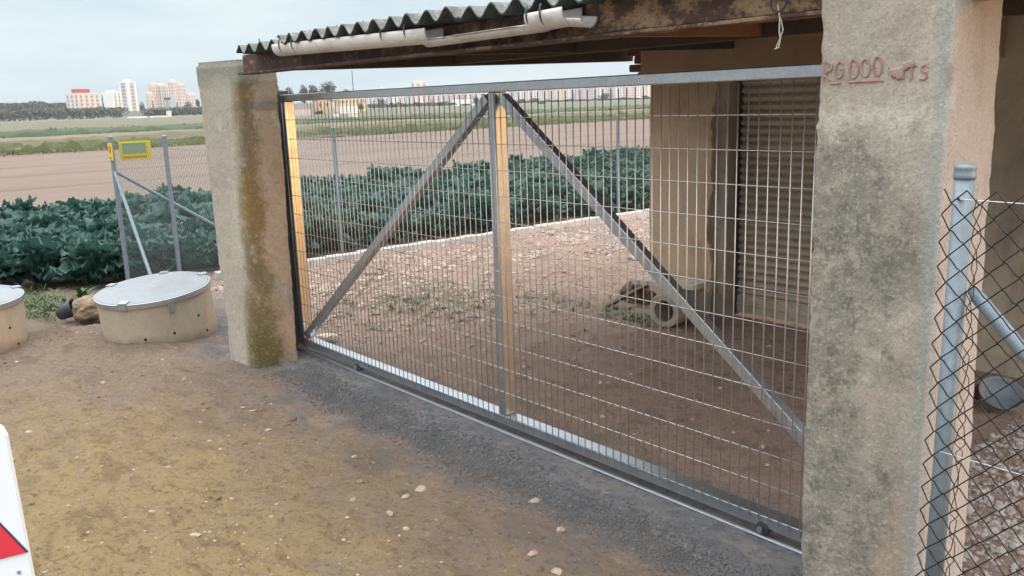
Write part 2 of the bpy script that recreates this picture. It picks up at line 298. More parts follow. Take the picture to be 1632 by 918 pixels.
# ------------------------------------------------------------------ mesh builders
class MB:
    def __init__(s): s.v = []; s.f = []
    def add(s, vs, fs):
        o = len(s.v); s.v += [tuple(p) for p in vs]; s.f += [tuple(i + o for i in q) for q in fs]; return s
    def box(s, a, b, mtx=None):
        x0, y0, z0 = a; x1, y1, z1 = b
        vs = [Vector(p) for p in ((x0, y0, z0), (x1, y0, z0), (x1, y1, z0), (x0, y1, z0), (x0, y0, z1), (x1, y0, z1), (x1, y1, z1), (x0, y1, z1))]
        if mtx is not None: vs = [mtx @ p for p in vs]
        return s.add(vs, [(0, 3, 2, 1), (4, 5, 6, 7), (0, 1, 5, 4), (1, 2, 6, 5), (2, 3, 7, 6), (3, 0, 4, 7)])
    def tube(s, pts, r, n=8, cap=True, rs=None):
        pts = [Vector(p) for p in pts]; rings = []
        a = None
        for i, p in enumerate(pts):
            t = (pts[min(i + 1, len(pts) - 1)] - pts[max(i - 1, 0)]).normalized()
            if a is None:
                a = t.orthogonal().normalized()
            a = (a - t * a.dot(t)).normalized(); b = t.cross(a)
            rr = rs[i] if rs else r
            rings.append([p + (a * math.cos(2 * math.pi * k / n) + b * math.sin(2 * math.pi * k / n)) * rr for k in range(n)])
        vs = [q for rg in rings for q in rg]; fs = []
        for i in range(len(pts) - 1):
            for k in range(n):
                k2 = (k + 1) % n; fs.append((i * n + k, i * n + k2, (i + 1) * n + k2, (i + 1) * n + k))
        if cap:
            fs.append(tuple(range(n - 1, -1, -1))); fs.append(tuple((len(pts) - 1) * n + k for k in range(n)))
        return s.add(vs, fs)
    def bar(s, p, q, w, h, up=(0, 0, 1)):          # rectangular bar, w across, h along up
        p = Vector(p); q = Vector(q); t = (q - p).normalized(); u = Vector(up); u = (u - t * u.dot(t)).normalized(); v = t.cross(u)
        vs = [e + v * a * w / 2 + u * b * h / 2 for e in (p, q) for a, b in ((-1, -1), (1, -1), (1, 1), (-1, 1))]
        return s.add(vs, [(0, 1, 2, 3), (7, 6, 5, 4), (0, 4, 5, 1), (1, 5, 6, 2), (2, 6, 7, 3), (3, 7, 4, 0)])
    def lathe(s, prof, n=40, c=(0, 0, 0)):
        vs = []; fs = []
        for r, z in prof:
            for k in range(n): vs.append((c[0] + r * math.cos(2 * math.pi * k / n), c[1] + r * math.sin(2 * math.pi * k / n), c[2] + z))
        for i in range(len(prof) - 1):
            for k in range(n): fs.append((i * n + k, i * n + (k + 1) % n, (i + 1) * n + (k + 1) % n, (i + 1) * n + k))
        if prof[0][0] > 1e-6: fs.append(tuple(range(n - 1, -1, -1)))
        if prof[-1][0] > 1e-6: fs.append(tuple((len(prof) - 1) * n + k for k in range(n)))
        return s.add(vs, fs)
    def build(s, name, mat, parent=None, smooth=False, bevel=0.0, world=True, mats=None, fm=None):
        me = bpy.data.meshes.new(name)
        if parent is not None and world:
            off = Vector((0, 0, 0)); q = parent
            while q is not None: off = off + Vector(q.location); q = q.parent
            me.from_pydata([tuple(Vector(p) - off) for p in s.v], [], s.f)
        else: me.from_pydata(s.v, [], s.f)
        if mats: [me.materials.append(q) for q in mats]
        else: me.materials.append(mat)
        if fm: me.polygons.foreach_set('material_index', fm)
        if smooth: me.polygons.foreach_set('use_smooth', [True] * len(me.polygons))
        me.update(); o = bpy.data.objects.new(name, me); col.objects.link(o)
        if parent is not None: o.parent = parent
        if bevel:
            b = o.modifiers.new('bevel', 'BEVEL'); b.width = bevel; b.segments = 2; b.limit_method = 'ANGLE'
        return o
def tag(o, label=None, cat=None, group=None, kind=None):
    if label: o['label'] = label
    if cat: o['category'] = cat
    if group: o['group'] = group
    if kind: o['kind'] = kind
    return o
def thing(name, label, cat, loc=(0, 0, 0), group=None):
    o = bpy.data.objects.new(name, None); o.empty_display_size = .2; col.objects.link(o); o.location = loc
    return tag(o, label, cat, group)
def fbm(x, y, z=0, o=4): return noise.fractal(Vector((x, y, z)), .9, 2.1, o)

# ------------------------------------------------------------------ ground
def gh(x, y):
    h = .028 * fbm(x * .7, y * .7, 1.3) + .020 * fbm(x * 2.4, y * 3.4, 4.1) + .012 * fbm(x * 7, y * 9, 7.7, 5)
    k = min(1, max(0, (abs(y - 2.8) - .2) / .35))          # flat beside the gate track
    if -6.4 < x < 0: h = h * (.25 + .75 * k)
    h += .09 * math.exp(-(((x + 8.2) / .28) ** 2 + ((y - 1.80) / .30) ** 2)) * (1 + .5 * fbm(x * 4, y * 4, 3))      # spoil heap beside the wells
    h += .05 * math.exp(-(((x + 6.9) / .9) ** 2 + ((y - 2.15) / .25) ** 2))
    h += .05 * math.exp(-(((x + 7.6) / 1.8) ** 2 + ((y - 7.0) / 2.2) ** 2))
    for (wx, wy) in ((-7.65, 2.43), (-8.35, .98)):
        rr = math.hypot(x - wx, y - wy); h += .016 * math.exp(-((rr - .50) / .13) ** 2) * (1 + fbm(x * 4, y * 4, 8) * .8)
    return h - .012
def grid(name, x0, x1, y0, y1, step, hf, mat, kind, skirt=.2):
    nx = int((x1 - x0) / step) + 1; ny = int((y1 - y0) / step) + 1; b = MB()
    for j in range(ny):
        for i in range(nx):
            x = x0 + (x1 - x0) * i / (nx - 1); y = y0 + (y1 - y0) * j / (ny - 1); z = hf(x, y)
            if i in (0, nx - 1) or j in (0, ny - 1): z -= skirt
            b.v.append((x, y, z))
    for j in range(ny - 1):
        for i in range(nx - 1):
            a = j * nx + i; b.f.append((a, a + 1, a + nx + 1, a + nx))
    return tag(b.build(name, mat, smooth=True), kind=kind)
grid('dirt_yard', -10.6, 2.0, -1.2, 14.0, .04, gh, M['dirt'], 'structure')
def sheet(name, x0, x1, y0, y1, z, mat):
    return tag(MB().add([(x0, y0, z), (x1, y0, z), (x1, y1, z), (x0, y1, z)], [(0, 1, 2, 3)]).build(name, mat), kind='structure')
sheet('ground', -1450, 500, -1000, 1450, -.15, M['far_land'])
sheet('tilled_field', -54, -9.5, -60, 140, -.07, M['soil'])
def field(name, x0, x1, y0, y1, st, amp, z, mat):
    return grid(name, x0, x1, y0, y1, st, lambda x, y: z + amp * abs(fbm(x * .35, y * .12, 2.2)) + amp * .5 * fbm(x * 1.1, y * .5, 9), mat, 'structure', .3)
field('meadow', -78, -52, -60, 150, .7, .38, -.02, M['meadow'])
tag(grid('grass_verge', -57.0, -52.2, -40, 130, .28, lambda x, y: .05 + .42 * abs(fbm(x * .9, y * .5, 2.2)) + .34 * abs(fbm(x * 2.3, y * 1.7, 9)), veg('verge', (80, 88, 52), (62, 70, 40), (104, 104, 68), .9), 'stuff', .5), 'dense rough green verge between the ploughed soil and the meadow', 'grass verge')
tag(grid('grass_verge', -96.0, -91.5, -60, 170, .5, lambda x, y: .1 + .5 * abs(fbm(x * .7, y * .3, 5.2)) + .3 * abs(fbm(x * 1.6, y * 1.1, 9)), M['meadow_green'], 'stuff', .5), 'far dark green verge along the edge of the green field', 'grass verge')
field('bare_strip', -92, -78, -60, 160, 1.0, .15, .03, M['bare'])
field('pale_strip', -190, -126, -120, 260, 2, .3, .1, M['pale_land'])
field('green_field', -126, -92, -80, 210, 1.2, .35, 0, M['meadow_green'])
field('rough_land', -330, -190, -160, 420, 4, .5, -.05, M['meadow_far'])
# wet mortar bed under the track
def mort(x, y):
    e = min(1, max(0, (y - (2.62 + .06 * fbm(x * 1.7, 0, 3))) / .16)); return -.06 + e * .062 + .006 * fbm(x * 3, y * 5, 5) + .004 * fbm(x * 11, y * 14, 6)
grid('mortar_bed', -6.35, .6, 2.35, 3.35, .03, mort, M['mortar'], 'structure', .08)

# crumbs along the mortar edge, gravel, pebbles
def rockmesh(b, c, r, squash=.6):
    c = Vector(c); n = random.choice((5, 6, 6, 7)); a0 = random.random() * 6.28
    rx = r * random.uniform(.75, 1.3); ry = r * random.uniform(.6, 1.0); rz = r * squash * random.uniform(.7, 1.2); th = random.random() * 6.28
    ct, st = math.cos(th), math.sin(th); vs = []
    for lv, (k, zz) in enumerate(((.75, -.5), (1.0, .1), (.62, .75))):
        for i in range(n):
            a = a0 + 2 * math.pi * i / n + random.uniform(-.25, .25); q = k * random.uniform(.8, 1.15)
            X = rx * q * math.cos(a); Y = ry * q * math.sin(a); vs.append(c + Vector((X * ct - Y * st, X * st + Y * ct, rz * (zz + random.uniform(-.15, .15)))))
    vs.append(c + Vector((0, 0, rz))); fs = []
    for l in range(2):
        for i in range(n): fs.append((l * n + i, l * n + (i + 1) % n, (l + 1) * n + (i + 1) % n, (l + 1) * n + i))
    for i in range(n): fs.append((2 * n + i, 2 * n + (i + 1) % n, 3 * n))
    b.add(vs, fs)
b = MB()
for _ in range(30000):
    x = random.uniform(-6.2, .2); yc = 2.70 + .05 * fbm(x * 1.7, 0, 3) - .012 * (x + 3)
    y = random.gauss(yc + .01, .085)
    if x < -5.85: continue
    if fbm(x * 3, y * 3, 2) < -.45 + .3 * random.random() - .2: continue
    r = random.uniform(.002, .0065) * (1 if random.random() < .92 else 1.9); rockmesh(b, (x, y, max(gh(x, y), mort(x, y) if y > 2.36 else -1) + r * .2), r, .8)
tag(b.build('mortar_crumbs', M['mortar_crumb']), 'loose grey mortar crumbs along the outer edge of the gate track bed', 'mortar crumbs', kind='stuff')
b = MB()
def infence(x, y): return x > -9.45 and not (x > -5.3 and y > 6.1)
for _ in range(60000):
    x = random.uniform(-9.5, -2.2); y = random.uniform(3.5, 13.0)
    if not infence(x, y): continue
    dens = .9 * math.exp(-((x + 8.7) / 2.3) ** 2) + .03
    if fbm(x * .9, y * .9, 6) < 0: dens *= .4
    if fbm(x * 3, y * 3, 16) < -.05: dens *= .5
    if random.random() > dens: continue
    r = min(.055 if x < -6.5 else .022, random.lognormvariate(-4.45, .6)); rockmesh(b, (x, y, gh(x, y) + r * .1), r, .6)
tag(b.build('yard_gravel', M['gravel']), 'pale pinkish gravel strewn over the yard behind the gate', 'gravel', kind='stuff')
b = MB()
for _ in range(16000):
    x = random.uniform(-2.2, .6); y = random.uniform(3.2, 6.0)
    if x < -1.75: continue
    r = min(.034, random.lognormvariate(-4.75, .6)); rockmesh(b, (x, y, gh(x, y) + r * .1), r, .7)
tag(b.build('rubble', M['rubble']), 'grey and reddish broken rubble on the ground behind the right chain link', 'rubble', kind='stuff')
b = MB()
for _ in range(3600):
    x = random.uniform(-8.8, -.3); y = random.uniform(-.4, 2.35)
    cl = fbm(x * 1.1, y * 1.1, 11)
    if cl < .05 and random.random() < .85: continue
    r = min(.026, random.lognormvariate(-5.35, .6)); rockmesh(b, (x, y, gh(x, y) + r * .02), r, .4)
tag(b.build('pebbles', M['stone']), 'small pale pebbles scattered over the dirt in front of the gate', 'pebbles', kind='stuff')
b = MB()
for _ in range(6500):
    x = random.uniform(-8.8, -.3); y = random.uniform(-.4, 2.6)
    if fbm(x * 1.4, y * 2.4, 21) < .0 and random.random() < .8: continue
    r = min(.03, random.lognormvariate(-4.9, .55)); rockmesh(b, (x, y, gh(x, y) - r * .1), r, .45)
for _ in range(2500):
    x = random.uniform(-9.3, -2); y = random.uniform(3.2, 9)
    if fbm(x * 1.4, y * 1.4, 31) < .0 and random.random() < .8: continue
    r = min(.03, random.lognormvariate(-4.7, .55)); rockmesh(b, (x, y, gh(x, y) - r * .1), r, .45)
tag(b.build('dirt_clods', M['dirt']), 'small clods of earth lying on the bare dirt', 'clods', kind='stuff')
# bigger loose stones one can point at
STN = [(671, 773, .035, 'pale fist sized stone alone on dirt below the centre post'), (853, 797, .033, 'pale round stone beside the grey mortar crumbs, nearest the gate track'),
       (893, 845, .03, 'flat pale stone on the dirt between two stones of a short row'), (850, 882, .03, 'pale stone low in the foreground left of the mortar spill'),
       (888, 911, .033, 'pale round stone at the very bottom edge of the photo'), (573, 762, .024, 'long thin pale chip of stone on the ochre clay'), (646, 788, .022, 'small pale stone just left of the fist sized stone'),
       (563, 797, .024, 'small pale stone on the ochre clay farthest from the gate'), (565, 724, .018, 'little brown stone on the ochre clay edge'), (622, 818, .024, 'small stone near the bottom on ochre clay, right of the clay patch middle')]
for (px, py, r, lb) in STN:
    p = G(px, py); b = MB(); rockmesh(b, (0, 0, 0), r, .75); b.v = [tuple(Vector(v) * random.uniform(.86, 1.14)) for v in b.v]; o = b.build('stone', M['stone']); o.location = (p.x, p.y, gh(p.x, p.y) + r * .08); o.scale = (1, 1, .75); tag(o, lb, 'stone')

# ------------------------------------------------------------------ pillars
def loft(b, secs):           # secs: list of lists of 4 corners; subdivided quads
    n = 22; vs = []; fs = []
    for s_ in secs:
        for e in range(4):
            p = Vector(s_[e]); q = Vector(s_[(e + 1) % 4])
            for i in range(n): vs.append(p.lerp(q, i / n))
    m_ = 4 * n
    for l in range(len(secs) - 1):
        for i in range(m_): fs.append((l * m_ + i, l * m_ + (i + 1) % m_, (l + 1) * m_ + (i + 1) % m_, (l + 1) * m_ + i))
    o = len(vs); ct = sum((Vector(v) for v in vs[-m_:]), Vector()) / m_; vs.append(ct)
    for i in range(m_): fs.append(((len(secs) - 1) * m_ + i, (len(secs) - 1) * m_ + (i + 1) % m_, o))
    b.add(vs, fs)
def pillar(name, bot, top, h, mat, label, jit=.006, cap=0):
    secs = []; N = 130
    for i in range(N + 1):
        t = i / N; s_ = [Vector((*bot[k], 0)).lerp(Vector((*top[k], 0)), t) for k in range(4)]; c = sum(s_, Vector()) / 4
        k2 = 1.0
        z = -.1 + (h + .1) * t
        if cap and t > .93: k2 = 1 + .02 * cap
        if t > .985 and cap: k2 = .95
        secs.append([(c + (p - c) * k2) + Vector((0, 0, z)) for p in s_])
    b = MB(); loft(b, secs)
    mid = [sum(q[k] for q in bot) / 4 for k in (0, 1)]; nv = []
    for i_, v in enumerate(b.v):
        v = Vector(v); k_ = i_ % 22; ed = min(k_, 22 - k_) / 22          # distance from the nearest corner
        d_ = Vector((fbm(v.x * 5, v.z * 3 + v.y * 5, 1), fbm(v.y * 5, v.z * 3, 5), 0)) * jit + Vector((fbm(v.x * 30, v.z * 30, v.y * 30), fbm(v.y * 30, v.z * 30, v.x * 30 + 9), 0)) * jit * .35
        inn = Vector((mid[0] - v.x, mid[1] - v.y, 0)).normalized()
        c_ = max(0, 1 - ed / .07); chip = c_ * (.006 + .030 * max(0, fbm(v.z * 5 + 7, v.x * 9, v.y * 9) - .30) + .004 * fbm(v.z * 23, v.x * 5, 3))
        nv.append(tuple(v + d_ + inn * chip))
    b.v = nv; o = b.build(name, mat, smooth=True)
    tag_ = o.modifiers.new('edge', 'EDGE_SPLIT'); tag_.split_angle = R_(48)
    return tag(o, label, 'pillar')
pl = pillar('concrete_pillar', [(-6.46, 2.56), (-6.07, 2.58), (-5.99, 2.90), (-6.40, 2.90)], [(-6.56, 2.57), (-6.09, 2.69), (-6.05, 2.97), (-6.5, 2.95)], 2.25, M['pillar_left'],
            'thick concrete gate pillar with a green brown algae stain, left of the gate', .0055, 1)
pr = pillar('concrete_pillar', [(-1.50, 2.57), (-1.065, 2.57), (-1.065, 2.89), (-1.50, 2.89)], [(-1.51, 2.57), (-1.10, 2.57), (-1.10, 2.90), (-1.51, 2.90)], 2.46, M['pillar_right'],
            'tall lichen blotched concrete pillar with faded red handwriting, right of the gate', .0035)
# red handwriting on the pillar face, stroke by stroke
def strokes(paths, r, name, mat, par):
    b = MB()
    for pts in paths:
        q = []
        for (u, v) in pts:
            p = PY(1300 + u / 8.589, 80 + v / 8.589, 2.562); q.append(p)
        pp = [q[0]]
        for i in range(len(q) - 1):
            for k in range(1, 5): pp.append(q[i].lerp(q[i + 1], k / 4))
        b.tube(pp, r, 6)
    b.v = [(x, 2.5680 + (y - 2.562) * .6, z) for x, y, z in b.v]
    o = b.build(name, mat, par); return o
def oval(cx, cy, rx, ry, a0=0, a1=360, n=14): return [(cx + rx * math.sin(R_(a0 + (a1 - a0) * i / n)), cy - ry * math.cos(R_(a0 + (a1 - a0) * i / n))) for i in range(n + 1)]
W = [[(80, 450), (78, 170), (130, 160), (200, 190), (205, 260), (150, 300), (90, 330), (130, 370), (190, 420)],
     [(355, 190), (320, 145), (275, 200), (250, 290), (265, 370), (310, 380), (350, 340), (355, 250), (310, 260)],
     oval(505, 255, 58, 128), oval(665, 240, 60, 122), oval(832, 220, 56, 130), [(435, 440), (640, 428), (910, 418)], [(190, 460), (320, 450)],
     [(980, 240), (1060, 250), (1180, 235), (1375, 208)], [(1010, 260), (1040, 380)], [(1040, 290), (1100, 250), (1120, 380)], [(1120, 290), (1180, 250), (1185, 395)], [(1290, 150), (1300, 250), (1288, 410)],
     [(1520, 230), (1490, 195), (1440, 225), (1430, 275), (1500, 310), (1505, 360), (1470, 400), (1410, 395)]]
strokes(W, .0030, 'handwriting', M['red_mark'], pr)
strokes([[(1010, 285), (1150, 270), (1330, 165)], [(1020, 330), (1190, 300)], [(1200, 220), (1330, 180)], [(1100, 370), (1180, 350)], [(1030, 300), (1180, 285)], [(1060, 345), (1190, 325)], [(1190, 205), (1320, 160)], [(1230, 190), (1330, 200)]], .0085, 'smudge', M['red_smudge'], pr)

# ------------------------------------------------------------------ old building with roller shutter
bd = thing('old_building', 'low plastered outbuilding with a roller shutter and broken lintel behind the gate', 'building', (-3.5, 6.3, 0))
def ragged(b, x0, x1, y0, y1, z0, z1, left=0, right=0, n=60):
    secs = []
    for i in range(n + 1):
        z = z0 + (z1 - z0) * i / n
        a = x0 + left * 1.2 * max(-.3, fbm(z * 2.7, 1.1, 5)); c = x1 + right * 1.6 * fbm(z * 1.9, 4.4, 5) + right * .5 * fbm(z * 21, 1.4, 3)
        secs.append([(a, y0, z), (c, y0, z), (c, y1, z), (a, y1, z)])
    loft(b, secs)
b = MB(); b.box((-5.22, 6.19, -.1), (-4.42, 6.6, 2.3)); pier = b.build('pier', M['bare_cement'], bd)
b = MB(); ragged(b, -5.245, -4.56, 6.15, 6.24, -.1, 2.3, .018, .035); b.build('plaster', M['plaster'], pier)
b = MB(); b.box((-2.36, 6.16, -.1), (-.9, 6.6, 2.55)); b.build('wall', M['wall'], bd)
b = MB(); b.box((-5.2, 6.61, -.1), (-4.9, 10.5, 2.4)); b.build('side_wall', M['plaster'], bd)
b = MB(); b.box((-1.2, 6.61, -.1), (-.9, 10.5, 2.4)); b.build('side_wall', M['wall'], bd)
b = MB(); b.box((-5.30, 6.09, 2.07), (-2.3, 6.56, 2.46)); lint = b.build('lintel', M['plaster'], bd)
b = MB()
for (a, z0, z1) in ((-5.48, 2.26, 2.36), (-5.40, 2.19, 2.255), (-5.46, 2.12, 2.185), (-5.36, 2.06, 2.115)):
    b = MB(); b.box((a, 6.11, z0), (-5.302, 6.4, z1)); b.build('broken_brick', M['brick'], lint, bevel=.012)
b = MB(); prof = []
z = .175
while z < 2.3:
    for k in range(6): prof.append((6.37 - .036 * abs(math.sin(math.pi * k / 6)) ** .8, z + .066 * k / 6))
    z += .066
n = len(prof); xs = [-4.41, -2.37]
b.add([(x, p[0], p[1]) for x in xs for p in prof], [(i, i + n, i + n + 1, i + 1) for i in range(n - 1)])
sh = b.build('roller_shutter', M['shutter'], bd)
b = MB(); b.box((-4.40, 6.335, .02), (-2.375, 6.365, .172)); b.box((-4.40, 6.325, .09), (-2.375, 6.333, .10)); b.build('bottom_bar', M['shutter_bar'], sh)
b = MB(); b.box((-4.418, 6.30, .0), (-4.40, 6.36, 2.06)); b.build('guide_rail', M['dark_metal'], sh)

# ------------------------------------------------------------------ porch roof
rf = thing('porch_roof', 'rusty porch roof of corrugated fibre cement over the sliding gate', 'porch roof', (-3.5, 2.7, 2.2))
pitch = .157
def sheetroof(name, x0, x1, y0, y1, z0, lift):
    b = MB(); nx = int((x1 - x0) / pitch * 12); ny = 14; T = .010
    for side in (0, 1):
        for j in range(ny + 1):
            for i in range(nx + 1):
                x = x0 + (x1 - x0) * i / nx; t = j / ny; y = y0 + (y1 - y0) * t
                if j == 0: y += .012 * fbm(x * 4, lift * 50, 2)
                z = z0 + lift + .028 * math.cos(2 * math.pi * (x + 4.65) / pitch) + .10 * t + .006 * fbm(x, y, 3) - side * T
                b.v.append((x, y, z))
    w_ = nx + 1; o = w_ * (ny + 1)
    for j in range(ny):
        for i in range(nx):
            a = j * w_ + i; b.f.append((a, a + 1, a + w_ + 1, a + w_)); b.f.append((o + a, o + a + w_, o + a + w_ + 1, o + a + 1))
    for i in range(nx): b.f.append((i, o + i, o + i + 1, i + 1)); a = ny * w_ + i; b.f.append((a, a + 1, o + a + 1, o + a))
    for j in range(ny): a = j * w_; b.f.append((a, a + w_, o + a + w_, o + a)); a = j * w_ + nx; b.f.append((a, o + a, o + a + w_, a + w_))
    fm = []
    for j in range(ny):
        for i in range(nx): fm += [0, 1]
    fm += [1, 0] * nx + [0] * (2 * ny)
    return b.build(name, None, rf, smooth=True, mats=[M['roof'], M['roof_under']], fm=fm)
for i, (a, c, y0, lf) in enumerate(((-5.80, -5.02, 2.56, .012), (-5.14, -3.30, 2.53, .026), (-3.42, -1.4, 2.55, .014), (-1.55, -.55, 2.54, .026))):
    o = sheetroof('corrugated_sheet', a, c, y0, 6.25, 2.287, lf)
for x in (-5.65, -5.35, -4.95, -4.62, -4.33, -3.71, -2.9, -2.3):
    MB().tube([(x, 2.66, 2.27), (x, 2.66, 2.36)], .004, 6).build('roof_bolt', M['dark_metal'], rf)
# front beam: rolled steel section with a ragged edge
b = MB(); b.box((-6.03, 2.70, 2.155), (-.45, 2.715, 2.275)); b.box((-6.03, 2.655, 2.140), (-.45, 2.765, 2.154)); b.box((-6.03, 2.66, 2.262), (.9, 2.76, 2.276)) if False else None
bm_ = b.build('front_beam', M['rust'], rf, bevel=.003)
b = MB(); b.box((-2.62, 2.672, 2.156), (-1.2, 2.698, 2.30)); b.build('beam_plate', M['rust'], rf, bevel=.004)
b = MB(); b.bar((-5.78, 2.78, 2.215), (-5.62, 6.3, 2.285), .10, .12); b.build('side_beam', M['timber'], rf, bevel=.006)
for x in (-4.35, -2.9, -1.0):
    b = MB(); b.bar((x, 2.78, 2.215), (x, 6.1, 2.30), .07, .09); b.build('rafter', M['timber_sunlit'] if x == -2.9 else M['timber'], rf)
b = MB(); b.box((-5.7, 4.3, 2.2), (-.6, 4.38, 2.29)); b.build('purlin', M['timber'], rf)
# white gutter hung under the eave on dark straps
def halfpipe(x0, x1, y, z0, z1, r, a0, a1, name, par, n=14, t=.005, rag=0):
    b = MB(); nx = 16
    for sd in (0, 1):
        for i in range(nx + 1):
            f = i / nx; x = x0 + (x1 - x0) * f; zc = z0 + (z1 - z0) * f
            for k in range(n + 1):
                a = R_(a0 + (a1 - a0) * k / n - (rag * (max(0, fbm(x * 5, 3, 3)) + .2) if k == 0 else 0) * -1); rr = r - sd * t
                b.v.append((x, y - rr * math.cos(a), zc - rr * math.sin(a)))
    w_ = n + 1; o = w_ * (nx + 1)
    for i in range(nx):
        for k in range(n):
            a = i * w_ + k; b.f.append((a, a + 1, a + w_ + 1, a + w_)); b.f.append((o + a, o + a + w_, o + a + w_ + 1, o + a + 1))
        for k in (0, n): a = i * w_ + k; b.f.append((a, a + w_, o + a + w_, o + a))
    for i in (0, nx):
        for k in range(n): a = i * w_ + k; b.f.append((a, o + a, o + a + 1, a + 1))
    return b.build(name, M['pvc'], par, smooth=True)
gx = lambda px, py: PY(px, py, 2.60)
p0, p1, p2, p3, p4 = gx(447, 82), gx(692, 60), gx(852, 37), gx(912, 28), gx(936, 30)
gt = thing('rain_gutter', 'broken white plastic half pipe gutter strapped below the corrugated eave', 'gutter', (p0.x, 2.6, p0.z))
halfpipe(p0.x, p1.x, 2.60, p0.z + .028, p1.z + .030, .058, -14, 196, 'gutter_length', gt)
halfpipe(p1.x - .06, p2.x + .06, 2.61, p1.z + .012, p2.z + .014, .054, 10, 172, 'broken_gutter_length', gt, rag=60)
halfpipe(p2.x, p3.x, 2.60, p2.z + .022, p3.z + .026, .060, -14, 196, 'gutter_length', gt)
halfpipe(p3.x - .01, p4.x, 2.61, p3.z + .016, p4.z + .018, .052, 20, 172, 'gutter_stub', gt)
for px, py, r in ((459, 78, .061), (479, 76, .061), (622, 61, .061), (660, 57, .061), (856, 33, .063), (878, 30, .064)):
    p = gx(px, py); b = MB()
    b.tube([(p.x, 2.60 - r * math.cos(R_(a)), p.z + .026 - r * math.sin(R_(a))) for a in range(-30, 215, 12)], .0045, 6); b.build('strap', M['dark_metal'], gt)
# string hanging from the beam
b = MB(); pts = [PY(x, y, 2.65) for x, y in ((1240, 8), (1243, 30), (1242, 50), (1244, 62), (1241, 76), (1235, 78))]
b.tube(pts, .0028, 6); b.tube([p + Vector((.012 * math.sin(i * 1.7), .004, .004)) for i, p in enumerate(pts[1:])], .0024, 6)
tag(b.build('string', M['string']), 'pale string hanging from the rusty beam beside the right pillar', 'string')
b = MB(); c0 = PY(1240, 4, 2.648); b.tube([c0 + Vector((.03 * math.cos(a * .52), 0, .03 * math.sin(a * .52))) for a in range(13)], .004, 6); b.build('wire_ring', M['dark_metal'], rf)

# ------------------------------------------------------------------ sliding gate
YG = 3.05; D0 = .085; X0, X1, XC = -6.21, -1.24, -3.735; ZT, ZB = 2.0, .11
gate = thing('sliding_gate', 'galvanised sliding gate of welded wire mesh with two diagonal braces', 'gate', (X0, YG, 0))
b = MB(); b.box((X0, YG, ZT - .05), (X1, YG + D0, ZT)); b.build('top_rail', M['galv'], gate, bevel=.005)
b = MB(); b.box((X0, YG, ZB - .055), (X1, YG + D0, ZB)); b.build('bottom_rail', M['galv'], gate, bevel=.005)
for x in (X0, X1 - .05):
    b = MB(); b.box((x, YG + .001, ZB + .001), (x + .05, YG + D0 - .001, ZT - .051)); b.build('end_stile', M['galv'], gate, bevel=.005)
b = MB(); b.box((XC - .005, YG + .001, ZB + .001), (XC + .05, YG + D0 - .001, ZT - .051)); b.build('centre_post', M['galv'], gate, bevel=.005)
for (p, q) in (((X0 + .07, ZB + .03), (XC - .035, ZT - .08)), ((XC + .085, ZT - .08), (X1 - .08, ZB + .03))):
    b = MB(); b.bar((p[0], YG + .032, p[1]), (q[0], YG + .032, q[1]), .055, .05, up=(0, 1, 0)); b.build('diagonal_brace', M['galv'], gate, bevel=.004)
b = MB(); x = X0 + .03; RW = .0026
while x < X1:
    dx = random.uniform(-.0012, .0012)
    b.tube([(x + dx, YG - RW, ZT - .058), (x - dx, YG - RW, ZB - .025)], RW, 6); x += .05
z = 1.815
while z > .15:
    b.tube([(X0 + .012, YG + RW * .9 - .0002, z), (X1 - .012, YG + RW * .9 - .0002, z)], RW, 6); z -= .1415
b.v = [(p[0], p[1] - .0055, p[2]) for p in b.v]
b.build('wire_mesh', M['galv_wire'], gate, smooth=True)
for px, py in ((571, 592), (1215, 855)):
    p = PY(px, py, YG); b = MB()
    ring = [(p.x, YG - .006, .052), (p.x, YG + D0 + .002, .052)]
    b.tube(ring, .030, 20); b.tube([(p.x, YG - .022, .052), (p.x, YG + D0 + .02, .052)], .010, 10)
    wh = b.build('wheel', M['dark_metal'], gate)
    b = MB(); b.tube([(p.x, YG - .026, .052), (p.x, YG - .0225, .052)], .014, 12); b.build('hub', M['galv'], wh)
# receiving post at the left pillar
b = MB(); b.box((-6.31, 2.985, 0), (-6.225, 3.025, 2.03)); b.box((-6.31, 3.0255, 0), (-6.27, 3.15, 2.03)); b.box((-6.26, 2.96, 1.95), (-6.08, 3.02, 2.015)) if False else None
tag(b.build('gate_stop_post', M['dark_metal'], bevel=.003), 'dark steel stop post between the left pillar and the gate end', 'gate post')
b = MB()
b.tube([(-6.3, YG + .04, .010), (.4, YG + .04, .010)], .010, 8)
b.v = [(x, y - .04, z) for x, y, z in b.v]
tag(b.build('gate_track', M['galv'], smooth=False), 'thin steel ground rail in wet mortar under the sliding gate', 'gate track')

# ------------------------------------------------------------------ chain link fence along the field
F0 = Vector((-9.95, 2.88, 0)); FD = Vector((.32, 8.0, 0)).normalized(); F2 = Vector((-6.42, 2.75, 0)); HF = 1.60
fn = thing('chain_link_fence', 'galvanised chain link fence with slim posts between the crop and the yard', 'fence', F0)
def link(b, p, d_, L, h, cell, r, z0=.05):
    n = int((L + h) / cell) + 1
    for s_ in (1, -1):
        for i in range(-int(h / cell) - 1, n):
            a = i * cell; u0, u1 = (a, a + h) ; v0, v1 = 0, h
            if s_ < 0: pass
            if u0 < 0: v0 += -u0; u0 = 0
            if u1 > L: v1 -= (u1 - L); u1 = L
            if u1 - u0 < .01: continue
            if s_ < 0: v0, v1 = h - v0, h - v1
            b.tube([p + d_ * u0 + Vector((0, 0, z0 + v0)), p + d_ * u1 + Vector((0, 0, z0 + v1))], r, 3, cap=False)
b = MB(); link(b, F0, FD, 9.6, HF - .06, .062, .0009); d2 = (F2 - F0).normalized(); link(b, F0, d2, (F2 - F0).length, HF - .06, .062, .0009)
b.build('mesh', M['fence_wire'], fn)
b = MB()
